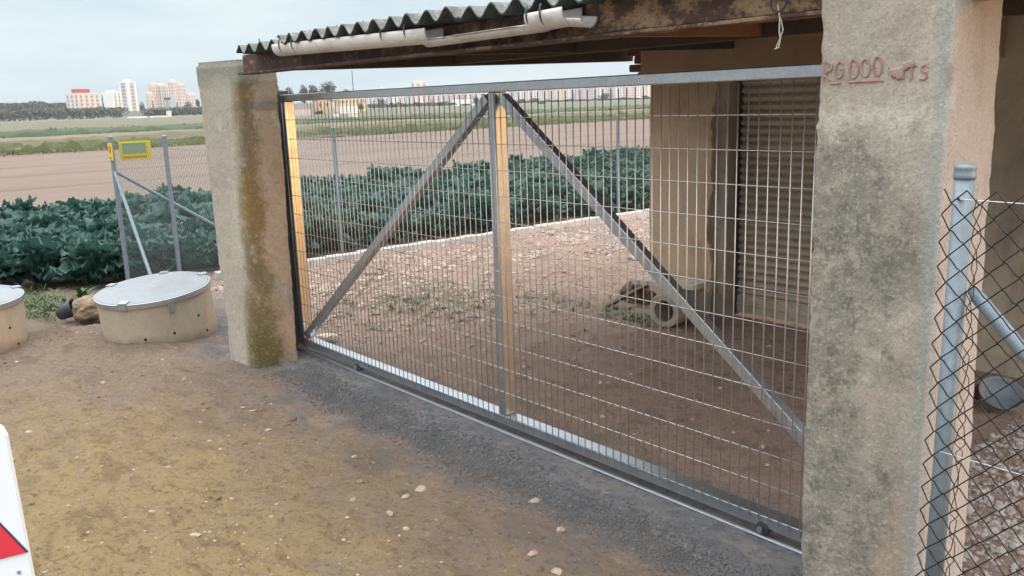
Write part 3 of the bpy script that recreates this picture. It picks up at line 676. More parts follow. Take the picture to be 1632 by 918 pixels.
for zz in (HF - .02, .85, .09):
    b.tube([F0 + Vector((0, 0, zz)), F0 + FD * 9.6 + Vector((0, 0, zz))], .0014, 4); b.tube([F0 + Vector((0, 0, zz)), F2 + Vector((0, 0, zz))], .0014, 4)
b.build('line_wire', M['fence_wire'], fn)
for (t, h) in ((0, 1.64), (.56, 1.62), (2.62, 1.62), (7.62, 1.60)):
    p = F0 + FD * t; b = MB(); r = .024; b.tube([p + Vector((.03, 0, -.05)), p + Vector((.03, 0, h))], r, 12); o = b.build('post', M['galv_post'], fn, smooth=False)
    b = MB(); b.lathe([(.028, h), (.028, h + .025), (.012, h + .036)], 12, (p.x + .03, p.y, 0)); b.build('post_cap', M['galv_post'], o)
    b = MB()
p = F0 + Vector((.03, 0, 1.30)); 
for q in (F0 + d2 * 1.15 + Vector((0, 0, .0)), F0 + FD * 1.45 + Vector((.03, 0, .30))):
    b = MB(); b.tube([p, q], .018, 10); b.build('brace', M['galv_post'], fn)
# yellow plates wired to the mesh
pA = F0 + Vector((.055, -.03, 0)); 
b = MB(); b.bar(F0 + d2 * .10 + Vector((0, -.03, 1.42)), F0 + d2 * .10 + Vector((0, -.03, 1.60)), .16, .006, up=d2.cross(Vector((0, 0, 1))))
o = b.build('warning_plate', M['yellow']); tag(o, 'narrow yellow plate with dark print wired beside the corner post', 'sign')
b = MB(); q = F0 + d2 * .10 + Vector((0, -.035, 0)); b.box((q.x - .045, q.y - .004, 1.545), (q.x + .045, q.y + .000, 1.565)); b.box((q.x - .05, q.y - .004, 1.44), (q.x + .05, q.y, 1.45)); b.box((q.x - .035, q.y - .004, 1.50), (q.x + .035, q.y, 1.535)); b.build('printing', M['ochre'], o)
a = F0 + FD * .09 + Vector((-.015, 0, 0)); c = F0 + FD * .42 + Vector((-.015, 0, 0))
b = MB(); b.bar(a + Vector((0, 0, 1.505)), c + Vector((0, 0, 1.505)), .006, .20); o = b.build('warning_plate', M['yellow']); tag(o, 'wide yellow plate with a pale green panel hung behind the mesh', 'sign')
b = MB(); b.bar(a + FD * .03 + Vector((.006, 0, 1.53)), c - FD * .05 + Vector((.006, 0, 1.53)), .004, .11); b.build('panel', M['green_print'], o)
b = MB(); b.bar(a + FD * .03 + Vector((.006, 0, 1.436)), c - FD * .05 + Vector((.006, 0, 1.436)), .004, .02); b.build('printing', M['ochre'], o)
# kerb under the fence
b = MB(); k0 = F0 + FD * .9 + Vector((.22, 0, 0)); N = 46
for i in range(N):
    a = k0 + FD * (i * .23); j = Vector((random.uniform(-.01, .01), 0, random.uniform(-.008, .008))); b.bar(a + j + Vector((0, 0, .01)), a + FD * .228 + j + Vector((0, 0, .01)), .13, .14)
tag(b.build('fence_kerb', M['kerb'], bevel=.008), 'low pale concrete kerb running under the chain link fence', 'kerb')

# ------------------------------------------------------------------ chain link fence on the right
YR = 2.30; rp = PY(1539, 263, YR + .035); xr = rp.x; hr = rp.z
f2 = thing('chain_link_fence', 'black chain link fence on a thick grey tube post, right of the pillar', 'fence', (xr, YR, 0))
b = MB(); b.tube([(xr, YR + .035, -.1), (xr, YR + .035, hr - .02)], .0245, 24); po = b.build('post', M['galv_post'], f2, smooth=True)
b = MB(); b.lathe([(.0265, hr - .035), (.0275, hr - .03), (.0275, hr - .024), (.0262, hr - .02), (.0262, hr - .012), (.0272, hr - .008), (.0268, hr), (.015, hr + .004), (0, hr + .005)], 24, (xr, YR + .035, 0)); b.build('post_cap', M['galv_post'], po, smooth=True)
b = MB(); b.tube([(xr, YR + .0095, hr - .085), (xr, YR + .006, hr - .085)], .004, 8); b.build('bolt', M['dark_metal'], po)
q0 = PY(1547, 460, YR + .05); q1 = PY(1640, 572, YR + .05); dq = q1 - q0; b = MB(); b.tube([q0, q0 + dq * .12, q0 + dq * 8], .0185, 16, rs=[.011, .0185, .0185]); b.build('brace', M['galv_post'], f2, smooth=True)
b = MB(); p_ = .0345; i = 0; xs0 = xr - .030
while xs0 + i * p_ < 1.3:
    xx = xs0 + i * p_; pts = []; n = int((hr - .07) / (p_ * 1.0))
    for k in range(n + 1):
        sgn = 1 if (k + i) % 2 else -1
        u = xx + sgn * p_ * (.5 if (i or sgn > 0) else .22) + random.uniform(-.002, .002); z = hr - .06 - k * p_ + random.uniform(-.002, .002)
        dep = .003 * sgn * (1 if i % 2 else -1)
        if k:
            pu = pts[-1]; pts.append(((pu[0] * .82 + u * .18), YR + .0035, (pu[2] * .82 + z * .18))); pts.append(((pu[0] * .18 + u * .82), YR - .0035, (pu[2] * .18 + z * .82)))
        pts.append((u, YR + dep, z))
    b.tube(pts, .0019, 5, cap=False); i += 1
b.build('mesh', M['black_wire'], f2, smooth=True)
b = MB()
for s_ in range(2):
    pts = []
    for k in range(50): pts.append((xr + .046 + .010 * math.sin(k * 1.57 + s_ * 3.14) + .006 * random.uniform(-1, 1), YR + .02 + .012 * math.cos(k * 1.57 + s_ * 3.14), hr - .09 - k * .034 + .008 * random.uniform(-1, 1)))
    b.tube(pts, .0013, 5, cap=False)
b.build('loose_mesh_end', M['black_wire'], f2, smooth=True)
b = MB()
for zz in (hr - .085, .93):
    b.tube([(xr, YR + .01, zz), (xr + .6, YR + .008, zz - .006), (1.3, YR + .008, zz)], .0016, 5)
b.build('line_wire', M['pale_wire'], f2)

# ------------------------------------------------------------------ wells
def well(c, tilt_dir, tilt, label):
    t = thing('concrete_well', label, 'well', (c[0], c[1], 0)); r = .46; h = .43
    ax = Vector((tilt_dir[0], tilt_dir[1], 0)).normalized(); rot = Matrix.Rotation(R_(tilt), 4, Vector((0, 0, 1)).cross(ax))
    t.matrix_world = Matrix.Translation((c[0], c[1], -.03)) @ rot
    def bl(b, n, m_, par=None, **k): return b.build(n, M[m_], par or t, world=False, **k)
    b = MB(); b.lathe([(r, -.25), (r, h - .012), (r - .09, h - .012), (r - .09, -.2)], 56); rg = bl(b, 'ring', 'ring', smooth=False)
    b = MB(); b.lathe([(r + .008, h - .008), (r + .010, h + .030), (r - .004, h + .038), (0, h + .042)], 56); ld = bl(b, 'lid', 'lid', bevel=.003)
    b = MB(); b.lathe([(r + .012, h - .012), (r + .015, h - .010), (r + .015, h + .030), (r + .012, h + .032)], 56); bl(b, 'rim_band', 'galv', ld)
    va = math.atan2(-c[1], -c[0])
    for k, (da, dz) in enumerate(((-.55, .0), (.25, -.05), (1.9, 0), (2.9, 0), (-2.3, 0))):
        a = va + da; u = Vector((math.cos(a), math.sin(a), 0)); b = MB()
        if dz: b.bar(u * (r + .017) + Vector((0, 0, h + .01)), u * (r + .017) + Vector((0, 0, h - .085)), .045, .006, up=u)
        else: b.bar(u * (r + .018) + Vector((0, 0, h + .036)), u * (r + .018) + Vector((0, 0, h - .012)), .07, .008, up=u); b.bar(u * (r - .05) + Vector((0, 0, h + .045)), u * (r + .022) + Vector((0, 0, h + .042)), .07, .008)
        bl(b, 'clip', 'galv', ld)
    for da, zz in ((-.28, .15), (.22, .16), (.75, .24), (.9, .08)):
        a = va + da; u = Vector((math.cos(a), math.sin(a), 0)); b = MB(); b.tube([u * (r - .02) + Vector((0, 0, zz)), u * (r + .0015) + Vector((0, 0, zz))], .012, 10); bl(b, 'hole', 'black', rg)
    return t
vd = lambda px: (lambda d_: Vector((d_.x, d_.y, 0)).normalized())(wray(px, 500))
p = G(262, 553); c = p + vd(262) * .46; tl = -vd(262) * .65 - Vector((vd(262).y, -vd(262).x, 0)) * .75
well((c.x, c.y), (tl.x, tl.y), 6, 'round concrete well with white lid beside the left pillar')
p = G(-48, 574); c = p + vd(-48) * .46; tl = -vd(-48) * .9
well((c.x, c.y), (tl.x, tl.y), 3, 'round concrete well with white lid cut by the left photo edge')

# rock, pot and small plant between the wells
def bigrock(name, c, sx, sy, sz, mat, label, rot=0, seed=0, cat='rock'):
    bm = bmesh.new(); bmesh.ops.create_icosphere(bm, subdivisions=4, radius=1)
    for v in bm.verts:
        q = v.co.normalized(); k = 1 + .22 * fbm(q.x * .9 + seed, q.y * .9, q.z * .9) + .09 * fbm(q.x * 4, q.y * 4 + seed, q.z * 4)
        e = Vector((math.copysign(abs(q.x) ** .85, q.x) * sx, math.copysign(abs(q.y) ** .85, q.y) * sy, math.copysign(abs(q.z) ** .8, q.z) * sz)); v.co = e * k
    me = bpy.data.meshes.new(name); bm.to_mesh(me); bm.free(); me.materials.append(mat); o = bpy.data.objects.new(name, me); col.objects.link(o)
    o.location = c; o.rotation_euler = (0, 0, rot); return tag(o, label, cat)
p = G(143, 514); bigrock('rock', (p.x - .02, p.y + .03, .13), .15, .17, .115, M['rock'], 'large brown rock leaning between the concrete well and the dirt', R_(70), 3)
p = G(97, 512); t = MB(); t.lathe([(.055, 0), (.075, .10), (.085, .17), (.078, .175), (.06, .05), (0, .04)], 20); o = t.build('plant_pot', M['dark_plastic'], smooth=True); o.location = (p.x, p.y, gh(p.x, p.y) + .085); o.rotation_euler = (R_(12), R_(65), R_(60)); tag(o, 'dark plastic pot lying on its side left of the brown rock', 'pot')
def blade(b, base, az, L, w_, lean, curl=.6, n=5):
    u = Vector((math.cos(az), math.sin(az), 0)); s_ = Vector((-u.y, u.x, 0)); vs = []
    for i in range(n + 1):
        t_ = i / n; a = lean + curl * t_; p = base + u * L * t_ * math.sin(a) + Vector((0, 0, L * t_ * math.cos(a))); ww = w_ * math.sin(math.pi * min(.97, .12 + t_ * .86))
        vs += [p - s_ * ww, p + Vector((0, 0, -.15 * ww)) , p + s_ * ww]
    b.add(vs, [q for i in range(n) for q in ((3 * i, 3 * i + 1, 3 * i + 4, 3 * i + 3), (3 * i + 1, 3 * i + 2, 3 * i + 5, 3 * i + 4))])
p = G(131, 478); b = MB()
for k in range(12): blade(b, Vector((p.x, p.y, .0)), random.random() * 6.28, random.uniform(.12, .24), .03, random.uniform(.05, .45))
k = Mat('bright_leaf', lin((66, 104, 50)), .6); tag(b.build('weed_plant', k.m, smooth=True), 'small bright green leafy weed growing behind the brown rock', 'plant')

# ------------------------------------------------------------------ concrete pipe, slab, debris, tile shard
p = G(1060, 522); t = MB(); ro, ri, L = .145, .092, .52
t.lathe([(ri, 0), (ro - .008, 0), (ro, .008), (ro, L), (ri, L), (ri, 0)], 40); t.f = [f for f in t.f if len(f) == 4]
o = t.build('concrete_pipe', M['pipe'], smooth=False); o.location = (p.x, p.y - .02, ro + .0); o.rotation_euler = (R_(-90), 0, R_(8)); tag(o, 'short concrete pipe lying on the ground against the outbuilding pier', 'pipe')
a, c = PY(1020, 487, 5.78), PY(1118, 474, 5.86)
b = MB(); N = 8; a.z = .31; c.z = .325
for i in range(N):
    q0 = a.lerp(c, i / N); q1 = a.lerp(c, (i + 1) / N); wv_ = .13 + .03 * fbm(i * .7, 3, 1); b.bar(q0, q1, wv_ * 2, .042)
tag(b.build('broken_slab', M['slab'], bevel=.006), 'thin broken white slab resting on top of the concrete pipe', 'slab')
p = G(1000, 480); bigrock('debris_heap', (p.x + .06, p.y + .25, .04), .27, .24, .14, M['debris'], 'dark heap of earth and broken debris beside the outbuilding pier', .4, 8, 'debris')
b = MB(); pa = G(966, 492); pb = Vector((p.x + .14, p.y + .20, .175)); b.bar((pa.x, pa.y, .02), pb, .05, .025); tag(b.build('plank', M['timber'], bevel=.003), 'weathered thin plank lying across the debris heap', 'plank')
p = G(521, 541); bigrock('tile_shard', (p.x, p.y, .03), .085, .055, .018, M['slab'], 'white broken tile shard on dirt just inside the gate', .5, 5, 'tile shard')
# grey tub behind the right fence
p = G(1587, 652); t = MB(); t.lathe([(.085, 0), (.118, .035), (.128, .055), (.122, .056), (.112, .04), (.08, .008), (0, .006)], 32)
tub = t.build('mixing_tub', M['tub'], smooth=True); tub.location = (p.x, p.y + .04, .06); tub.rotation_euler = (R_(24), R_(24), 0); tag(tub, 'grey round tub tipped on the rubble behind the right fence', 'tub')
b = MB(); p = G(1556, 640); b.box((p.x - .10, p.y + .01, 0), (p.x + .01, p.y + .10, .085)); tag(b.build('red_container', M['red_plastic'], bevel=.02), 'dark red container half hidden behind the grey tub', 'container')

# ------------------------------------------------------------------ weeds in the yard
b = MB()
for (px, py, n, sp, h) in ((650, 492, 130, .5, .10), (700, 480, 90, .5, .10), (560, 500, 40, .4, .07), (860, 478, 40, .35, .12), (985, 500, 60, .28, .09), (780, 466, 40, .4, .1), (60, 490, 240, .3, .16), (30, 475, 120, .3, .14), (430, 575, 6, .2, .05), (150, 470, 30, .3, .1), (600, 440, 40, .5, .12), (1010, 512, 30, .14, .09)):
    p = G(px, py)
    for _ in range(n):
        x = p.x + random.gauss(0, sp); y = p.y + random.gauss(0, sp * .55)
        for k in range(3): blade(b, Vector((x, y, gh(x, y) - .01)), random.random() * 6.28, h * random.uniform(.5, 1.4), .006, random.uniform(.1, .8), .8, 3)
tag(b.build('weeds', M['weed']), 'low green and dry weeds scattered over the ground', 'weeds', kind='stuff')

# ------------------------------------------------------------------ crop
def leaf(b, base, az, L, Wd, lean, curl, tw, ph):
    u = Vector((math.cos(az), math.sin(az), 0)); s_ = Vector((-u.y, u.x, 0)); n = 6; m_ = 4; p = base.copy(); vs = []
    for i in range(n + 1):
        t = i / n; a = lean + curl * t
        if i: p = p + (u * math.sin(a) + Vector((0, 0, math.cos(a)))) * (L / n)
        nrm = (u * -math.cos(a) + Vector((0, 0, math.sin(a))))
        wd = Wd * (.10 if t < .2 else (math.sin(math.pi * min(1, (t - .2) / .8 * .86 + .1)) ** .7))
        if i == n: wd = Wd * .25
        for j in range(m_ + 1):
            k = (j / m_ - .5) * 2
            vs.append(p + (s_ * math.cos(tw) + nrm * math.sin(tw)) * wd * k + nrm * (.30 * wd * k * k + .042 * abs(k) * math.sin(ph + t * 15 + k * 3)))
    b.add(vs, [(i * (m_ + 1) + j, i * (m_ + 1) + j + 1, (i + 1) * (m_ + 1) + j + 1, (i + 1) * (m_ + 1) + j) for i in range(n) for j in range(m_)])
protos = []
for k in range(7):
    b = MB()
    for i in range(46):
        f = i / 46; leaf(b, Vector((0, 0, .06 + .16 * f)), i * 2.4 + random.uniform(-.3, .3), random.uniform(.30, .44) * (1.05 - .25 * f), random.uniform(.045, .085), .85 - .75 * f + random.uniform(-.1, .1), random.uniform(.5, 1.0), random.uniform(-.5, .5), random.random() * 6)
    protos.append(b)
spots = []
yy = -3.0
rown = 0
for row in range(13):
    xrow = -10.45 - row * .54
    y = -7.0 + random.random() * .3
    while y < 19.5:
        xx = xrow + .04 * (y - 2.9) + random.gauss(0, .05)
        ymin = 1.9 - (-10.45 - xrow) * .0
        ok = True
        q = Vector((xx, y, .3)) - CAM; fwd = q.dot(_fw)
        if fwd < 1: ok = False
        else:
            px = 816 + FPX * q.dot(_ix) / fwd
            if px < -70 or px > 1075: ok = False
        if xx > -10.25 and y < 2.4: ok = False
        if row == 0 and y < 2.3: ok = False
        if ok: spots.append((q.length, xx, y))
        y += .46 * random.uniform(.85, 1.15)
spots.sort()
protomesh = [None] * len(protos); stuffb = MB()
for i, (dist, x, y) in enumerate(spots):
    k = random.randrange(len(protos)); s_ = random.uniform(.82, 1.32) * (1 + .2 * fbm(x * .5, y * .5, 4)); rz = random.random() * 6.28
    if i < 300:
        if protomesh[k] is None:
            o = protos[k].build('crop_plant', M['crop'], smooth=True); protomesh[k] = o.data
        else: o = bpy.data.objects.new('crop_plant', protomesh[k]); col.objects.link(o)
        o.location = (x, y, -.06); o.rotation_euler = (random.uniform(-.1, .1), random.uniform(-.1, .1), rz); o.scale = (s_, s_, s_)
        tag(o, 'bluish green broad leaved cabbage plant in the crop beyond the fence', 'cabbage plant', 'cabbage plants in the field')
    else:
        mt = Matrix.Translation((x, y, -.06)) @ Matrix.Rotation(rz, 4, 'Z') @ Matrix.Scale(s_, 4); stuffb.add([mt @ Vector(v) for v in protos[k].v], protos[k].f)
if stuffb.v: tag(stuffb.build('crop_rows', M['crop'], smooth=True), 'far rows of the bluish green cabbage crop', 'crop', kind='stuff')

# rough grass edge between the ploughed field and the meadow
b = MB()
for (xe, n, h, y0, y1) in ((-54.0, 9000, .34, -30, 120), (-58, 7000, .26, -30, 120), (-66, 5000, .28, -30, 120), (-91.5, 8000, .45, -50, 160), (-125, 6000, .55, -60, 200)):
    for _ in range(n):
        y = random.uniform(y0, y1); x = xe + random.gauss(0, 1.1) + .6 * fbm(y * .2, 1, 1); L = h * random.uniform(.5, 1.5) * (1 + fbm(y * .15, xe, 2) * .6)
        for k in range(2): blade(b, Vector((x, y, -.1)), random.random() * 6.28, L, .035, random.uniform(.1, .8), .7, 2)
tag(b.build('field_grass', M['dry_grass']), 'rough grass tufts along the edges of the far field strips', 'grass', kind='stuff')

# ------------------------------------------------------------------ far trees
def leafcloud(b, c, rx, ry, rz, n, sz, lobes=7):
    L = []
    for _ in range(lobes):
        d_ = Vector((random.gauss(0, 1), random.gauss(0, 1), random.gauss(0, 1))).normalized() * random.uniform(.25, .68); L.append((Vector((d_.x * rx, d_.y * ry, d_.z * rz)), random.uniform(.38, .58)))
    for _ in range(n):
        o, s_ = random.choice(L); d_ = Vector((random.gauss(0, 1), random.gauss(0, 1), random.gauss(0, 1))).normalized() * random.uniform(.6, 1.05)
        p = c + o + Vector((d_.x * rx * s_, d_.y * ry * s_, d_.z * rz * s_)); a = Vector((random.gauss(0, 1), random.gauss(0, 1), random.gauss(0, 1))).normalized(); e = a.orthogonal().normalized(); f = a.cross(e); z = sz * random.uniform(.5, 1.3)
        b.add([p - e * z, p + f * z * .6, p + e * z, p - f * z * .6], [(0, 1, 2, 3)])
def tree(px0, px1, ytop, ybase, R, kind, label, mat='tree_leaf', name='tree', group=None):
    pb = PD((px0 + px1) / 2, 188, R); wd = abs((PD(px1, 170, R) - PD(px0, 170, R)).length); top = PD((px0 + px1) / 2, ytop, R).z; base = PD((px0 + px1) / 2, ybase, R).z
    base = min(base, top - 1.0); loc = Vector((pb.x, pb.y, min(-.1, 0)))
    t = thing(name, label, 'tree', loc, group); h = top - loc.z; b = MB()
    cb = max(.15 * h, base - loc.z) if kind != 'pine' else .30 * h
    b.tube([loc, loc + Vector((wd * .03, 0, cb * .6)), loc + Vector((0, wd * .02, (cb + h) / 2))], .1, 7, rs=[h * .035, h * .026, h * .012])
    for k in range(3): b.tube([loc + Vector((0, 0, cb * .8)), loc + Vector((random.uniform(-.3, .3) * wd, random.uniform(-.3, .3) * wd, cb + (h - cb) * .5))], .1, 5, rs=[h * .016, h * .006])
    b.build('trunk', M['bark'], t)
    b = MB()
    if kind == 'cone':
        for i in range(9): f = i / 8; leafcloud(b, loc + Vector((0, 0, cb * .4 + (h - cb * .4) * (.06 + .88 * f))), wd * .5 * (1 - .75 * f), wd * .5 * (1 - .75 * f), h * .09, 120, h * .018, 3)
    else: leafcloud(b, loc + Vector((0, 0, (cb + h) / 2)), wd * .5, wd * .5, (h - cb) * .5, 1100, max(wd, h - cb) * .034, 10)
    b.build('crown', M[mat], t)
for a in [(155, 168, 167, 178, 620, 'round', 'round bushy tree in front of the red roofed apartment block'),
          (164.5, 170, 152, 178, 700, 'cone', 'slim dark cypress between the red roofed block and the white block'),
          (224, 234, 161, 178, 700, 'round', 'dark tree right of the tall white slab tower'),
          (242, 250, 160, 183, 560, 'cone', 'dark conifer before the pink towers, leftmost of three'), (251, 262, 171, 184, 560, 'round', 'low dark bushy tree before the pink towers'),
          (278, 291, 163, 184, 560, 'cone', 'broad dark conifer before the pink towers beside the lamp mast'), (293, 311, 159, 184, 560, 'round', 'large round dark tree before the pink towers'),
          (313, 322, 155, 184, 600, 'round', 'dark tall tree partly hidden by the left pillar')]: tree(*a)
for a in [(437, 451, 127, 142, 330, 'pine', 'dark pine just right of the left pillar above the gate end'), (449, 475, 134, 160, 330, 'pine', 'low wide pine left of the three umbrella shaped pines'),
          (477, 498, 131, 160, 330, 'pine', 'umbrella shaped pine, leftmost of three above the gabled house'), (495, 512, 133, 160, 330, 'pine', 'umbrella shaped pine, middle of three above the gabled house'),
          (507, 544, 124, 162, 330, 'pine', 'biggest umbrella shaped pine above the gabled house'), (547, 560, 140, 152, 330, 'round', 'small round tree right of the biggest pine')]: tree(*a, mat='tree_dull')
for a in [(502, 517, 175, 184, 215, 'round', 'dark round bush in front of the gabled house', 'tree_leaf'), (570, 582, 163, 181, 230, 'round', 'green bush right of the long white wall', 'tree_leaf'),
          (601, 617, 154, 180, 420, 'round', 'tall brownish bare looking tree before the pale towers', 'brown_leaf'), (593, 600, 160, 181, 420, 'cone', 'slim dark cypress before the pale towers', 'tree_leaf'),
          (618, 632, 163, 177, 450, 'round', 'brownish low tree right of the tall brownish tree', 'brown_leaf'), (640, 655, 165, 176, 500, 'round', 'olive green tree before the white blocks', 'tree_dull'),
          (661, 675, 163, 175, 500, 'round', 'dark green tree below the pinkish white tower', 'tree_leaf'), (684, 696, 159, 174, 500, 'cone', 'dark pointed tree left of the centre brace', 'tree_leaf'),
          (697, 713, 161, 174, 500, 'round', 'dark round tree below the dark roofed building', 'tree_leaf'), (714, 730, 163, 173, 500, 'round', 'low dark tree right of the dark round tree', 'tree_leaf'),
          (733, 752, 165, 174, 500, 'round', 'low green tree under the white terrace row', 'tree_dull'), (750, 768, 152, 172, 500, 'round', 'tall bluish tree touching the left brace', 'tree_dull'),
          (822, 842, 157, 170, 600, 'round', 'dark bushy tree below the white towers right of the centre post', 'tree_leaf'), (838, 862, 156, 169, 650, 'round', 'wide brownish tree below the white towers', 'brown_leaf'),
          (856, 874, 163, 177, 380, 'round', 'dark green square bush standing in the meadow', 'tree_leaf'), (876, 885, 159, 170, 600, 'cone', 'small dark conifer right of the square bush', 'tree_leaf'), (884, 895, 160, 170, 600, 'cone', 'second small dark conifer right of the square bush', 'tree_leaf'),
          (898, 911, 158, 168, 650, 'round', 'low dark tree below the yellow tower', 'tree_leaf'), (918, 935, 158, 166, 700, 'round', 'low dark tree below the pale blue tower', 'tree_dull'),
          (953, 976, 149, 164, 700, 'round', 'large dark tree before the slanted white block', 'tree_leaf'), (984, 1000, 155, 165, 700, 'round', 'low dark tree left of the striped tower', 'tree_leaf'),
          (1000, 1016, 156, 166, 700, 'round', 'low dark tree right of the striped tower base', 'tree_dull'), (1021, 1036, 152, 162, 700, 'round', 'dark tree beside the outbuilding edge under the roof', 'tree_leaf')]: tree(*a[:7], mat=a[7])
# far wood and olive rows read as one mass
b = MB()
for _ in range(5000):
    px = random.uniform(-40, 112); R = 900; yt = 166 + 4 * fbm(px * .06, 1, 2) + 3 * fbm(px * .3, 2, 2); p = PD(px, 188, R); top = PD(px, yt, R).z
    z = top * (random.random() ** .45) ; q = Vector((p.x, p.y, max(0, z))) + Vector((random.uniform(-8, 8), random.uniform(-8, 8), 0)); s_ = random.uniform(.8, 1.7); a = Vector((random.gauss(0, 1), random.gauss(0, 1), random.gauss(0, 1))).normalized(); e = a.orthogonal().normalized(); f = a.cross(e)
    b.add([q - e * s_, q + f * s_ * .7, q + e * s_, q - f * s_ * .7], [(0, 1, 2, 3)])
tag(b.build('far_wood', M['tree_dull']), 'dark far wood on the skyline at the left', 'woodland', kind='stuff')
b = MB()
for _ in range(9000):
    px = random.uniform(-60, 198); R = random.choice((480, 520, 560)); yt = 176 + 3.5 * fbm(px * .13, R, 2) - px * .02; p = PD(px, 188, R); top = PD(px, yt, R).z
    z = max(.1, top * (random.random() ** .6)); q = Vector((p.x, p.y, z)) + Vector((random.uniform(-3, 3), random.uniform(-3, 3), 0)); s_ = random.uniform(.3, .8); a = Vector((random.gauss(0, 1), random.gauss(0, 1), random.gauss(0, 1))).normalized(); e = a.orthogonal().normalized(); f = a.cross(e)
    b.add([q - e * s_, q + f * s_ * .7, q + e * s_, q - f * s_ * .7], [(0, 1, 2, 3)])
for _ in range(4500):
    px = random.uniform(232, 330); R = random.choice((500, 530)); yt = 174 + 4.5 * fbm(px * .16, R, 2) - (px - 232) * .02; p = PD(px, 188, R); top = PD(px, yt, R).z
    z = max(.1, top * (random.random() ** .6)); q = Vector((p.x, p.y, z)) + Vector((random.uniform(-3, 3), random.uniform(-3, 3), 0)); s_ = random.uniform(.3, .8); a = Vector((random.gauss(0, 1), random.gauss(0, 1), random.gauss(0, 1))).normalized(); e = a.orthogonal().normalized(); f = a.cross(e)
    b.add([q - e * s_, q + f * s_ * .7, q + e * s_, q - f * s_ * .7], [(0, 1, 2, 3)])
tag(b.build('olive_rows', M['olive_leaf']), 'grey green rows of low trees before the apartment blocks', 'orchard', kind='stuff')
b = MB()
for _ in range(12000):
    px = random.uniform(585, 1045); R = random.uniform(700, 800); yt = 166.5 - (px - 600) * .024 + 3 * fbm(px * .07, 1, 2); p = PD(px, 160, R); top = PD(px, yt, R).z
    z = top * (random.random() ** .6); q = Vector((p.x, p.y, max(0, z))); s_ = random.uniform(.5, 1.0); a = Vector((random.gauss(0, 1), random.gauss(0, 1), random.gauss(0, 1))).normalized(); e = a.orthogonal().normalized(); f = a.cross(e)
    b.add([q - e * s_, q + f * s_ * .7, q + e * s_, q - f * s_ * .7], [(0, 1, 2, 3)])
tag(b.build('far_hedge', M['tree_dull']), 'far continuous hedge of low trees at the foot of the skyline', 'hedge', kind='stuff')

# ------------------------------------------------------------------ far buildings
def tower(pxl, pxc, pxr, ytop, R, wall, label, name='apartment_tower', group=None, wl=3, wr=3, floors=9, roof=None, rb=(.25, .75, .06)):
    c = PD(pxc, 188, R); dv = Vector((c.x, c.y, 0)).normalized(); rt = Vector((dv.y, -dv.x, 0)); k = R / 1417 * 1.0
    k = (PD(pxc + 1, 188, R) - c).length
    l = max(2.0, (pxc - pxl) * k * 1.414); r_ = max(2.0, (pxr - pxc) * k * 1.414); z = PD(pxc, ytop, R).z
    A = (dv - rt).normalized(); B = (dv + rt).normalized(); c = Vector((c.x, c.y, 0))
    t = thing(name, label, 'building', c, group)
    p = [c, c + B * r_, c + B * r_ + A * l, c + A * l]
    b = MB(); b.add([q + Vector((0, 0, zz)) for zz in (-.2, z) for q in p], [(0, 1, 5, 4), (1, 2, 6, 5), (2, 3, 7, 6), (3, 0, 4, 7), (4, 5, 6, 7)]); b.build('wall', FW[wall], t)
    b = MB(); m0 = c + (A * l + B * r_) * rb[0]; rw = rb[1] - rb[0]; b.add([m0 + A * l * a + B * r_ * e + Vector((0, 0, zz)) for zz in (z - .05, z + max(1.2, z * rb[2])) for a, e in ((0, 0), (0, rw), (rw, rw), (rw, 0))], [(0, 1, 5, 4), (1, 2, 6, 5), (2, 3, 7, 6), (3, 0, 4, 7), (4, 5, 6, 7)]); b.build('roof_box', FW[roof or wall], t)
    for (D_, L_, nw, nrm) in ((A, l, wl, (-B)), (B, r_, wr, (-A))):
        for j in range(nw):
            u = L_ * (j + .5) / nw; w_ = L_ / nw * .46; o = c + D_ * u + nrm * .08
            MB().add([o - D_ * w_ / 2 + UPV * 2, o + D_ * w_ / 2 + UPV * 2, o + D_ * w_ / 2 + UPV * (z - 1), o - D_ * w_ / 2 + UPV * (z - 1)], [(0, 1, 2, 3)]).build('window_strip', M['strip'], t)
    return t
tower(109, 129, 164, 148, 760, 'pink', 'apartment block with a red rooftop at the left of the skyline', 'apartment_block', None, 3, 4, 7, 'red', (.08, .62, .16))
tower(166.5, 185, 197, 146, 800, 'white', 'plain white apartment block between the red topped block and the slab tower', 'apartment_block', None, 0, 2, 8)
tower(195, 209.5, 223, 130, 850, 'white', 'tallest slim white slab tower on the left skyline', 'apartment_tower', None, 1, 1, 14)
for (a, c, e, y, w_, lb) in ((236, 240, 249, 148, 'pink', 'lowest pink tower at the left end of the pink tower cluster'), (242, 246, 256, 133.5, 'pink', 'pink tower second from the left in the pink cluster'),
        (252, 262, 273, 135, 'cream', 'cream tower in the middle of the pink cluster'), (273, 281, 290, 129.5, 'pink', 'tallest tower of the pink cluster'), (287, 291, 300, 134, 'pink', 'pink tower right of the tallest in the cluster'), (299, 303, 316, 149, 'pink', 'lowest pink tower at the right end, next to the left pillar')):
    tower(a, c, e, y, 900 + random.uniform(-20, 20), w_, lb, 'apartment_tower', 'pink towers on the left skyline', 2, 3, 11)
tower(269, 276, 283, 153, 780, 'grey', 'plain grey white block standing before the pink cluster', 'apartment_block', None, 0, 0, 7)
def flatwall(pxl, pxr, yt, yb, R, mat, label, cat='wall', name='wall', depth=.5):
    a = PD(pxl, 188, R); c = PD(pxr, 188, R); zt = PD((pxl + pxr) / 2, yt, R).z; b = MB(); zt = max(zt, .6)
    a.z = c.z = zt / 2 - .1; b.bar(a, c, depth, zt + .2); return tag(b.build(name, mat), label, cat)
flatwall(197, 229, 177, 190, 520, FW['concrete'], 'low grey concrete building with a flat roof below the slab tower', 'building', 'flat_roofed_shed', 8)
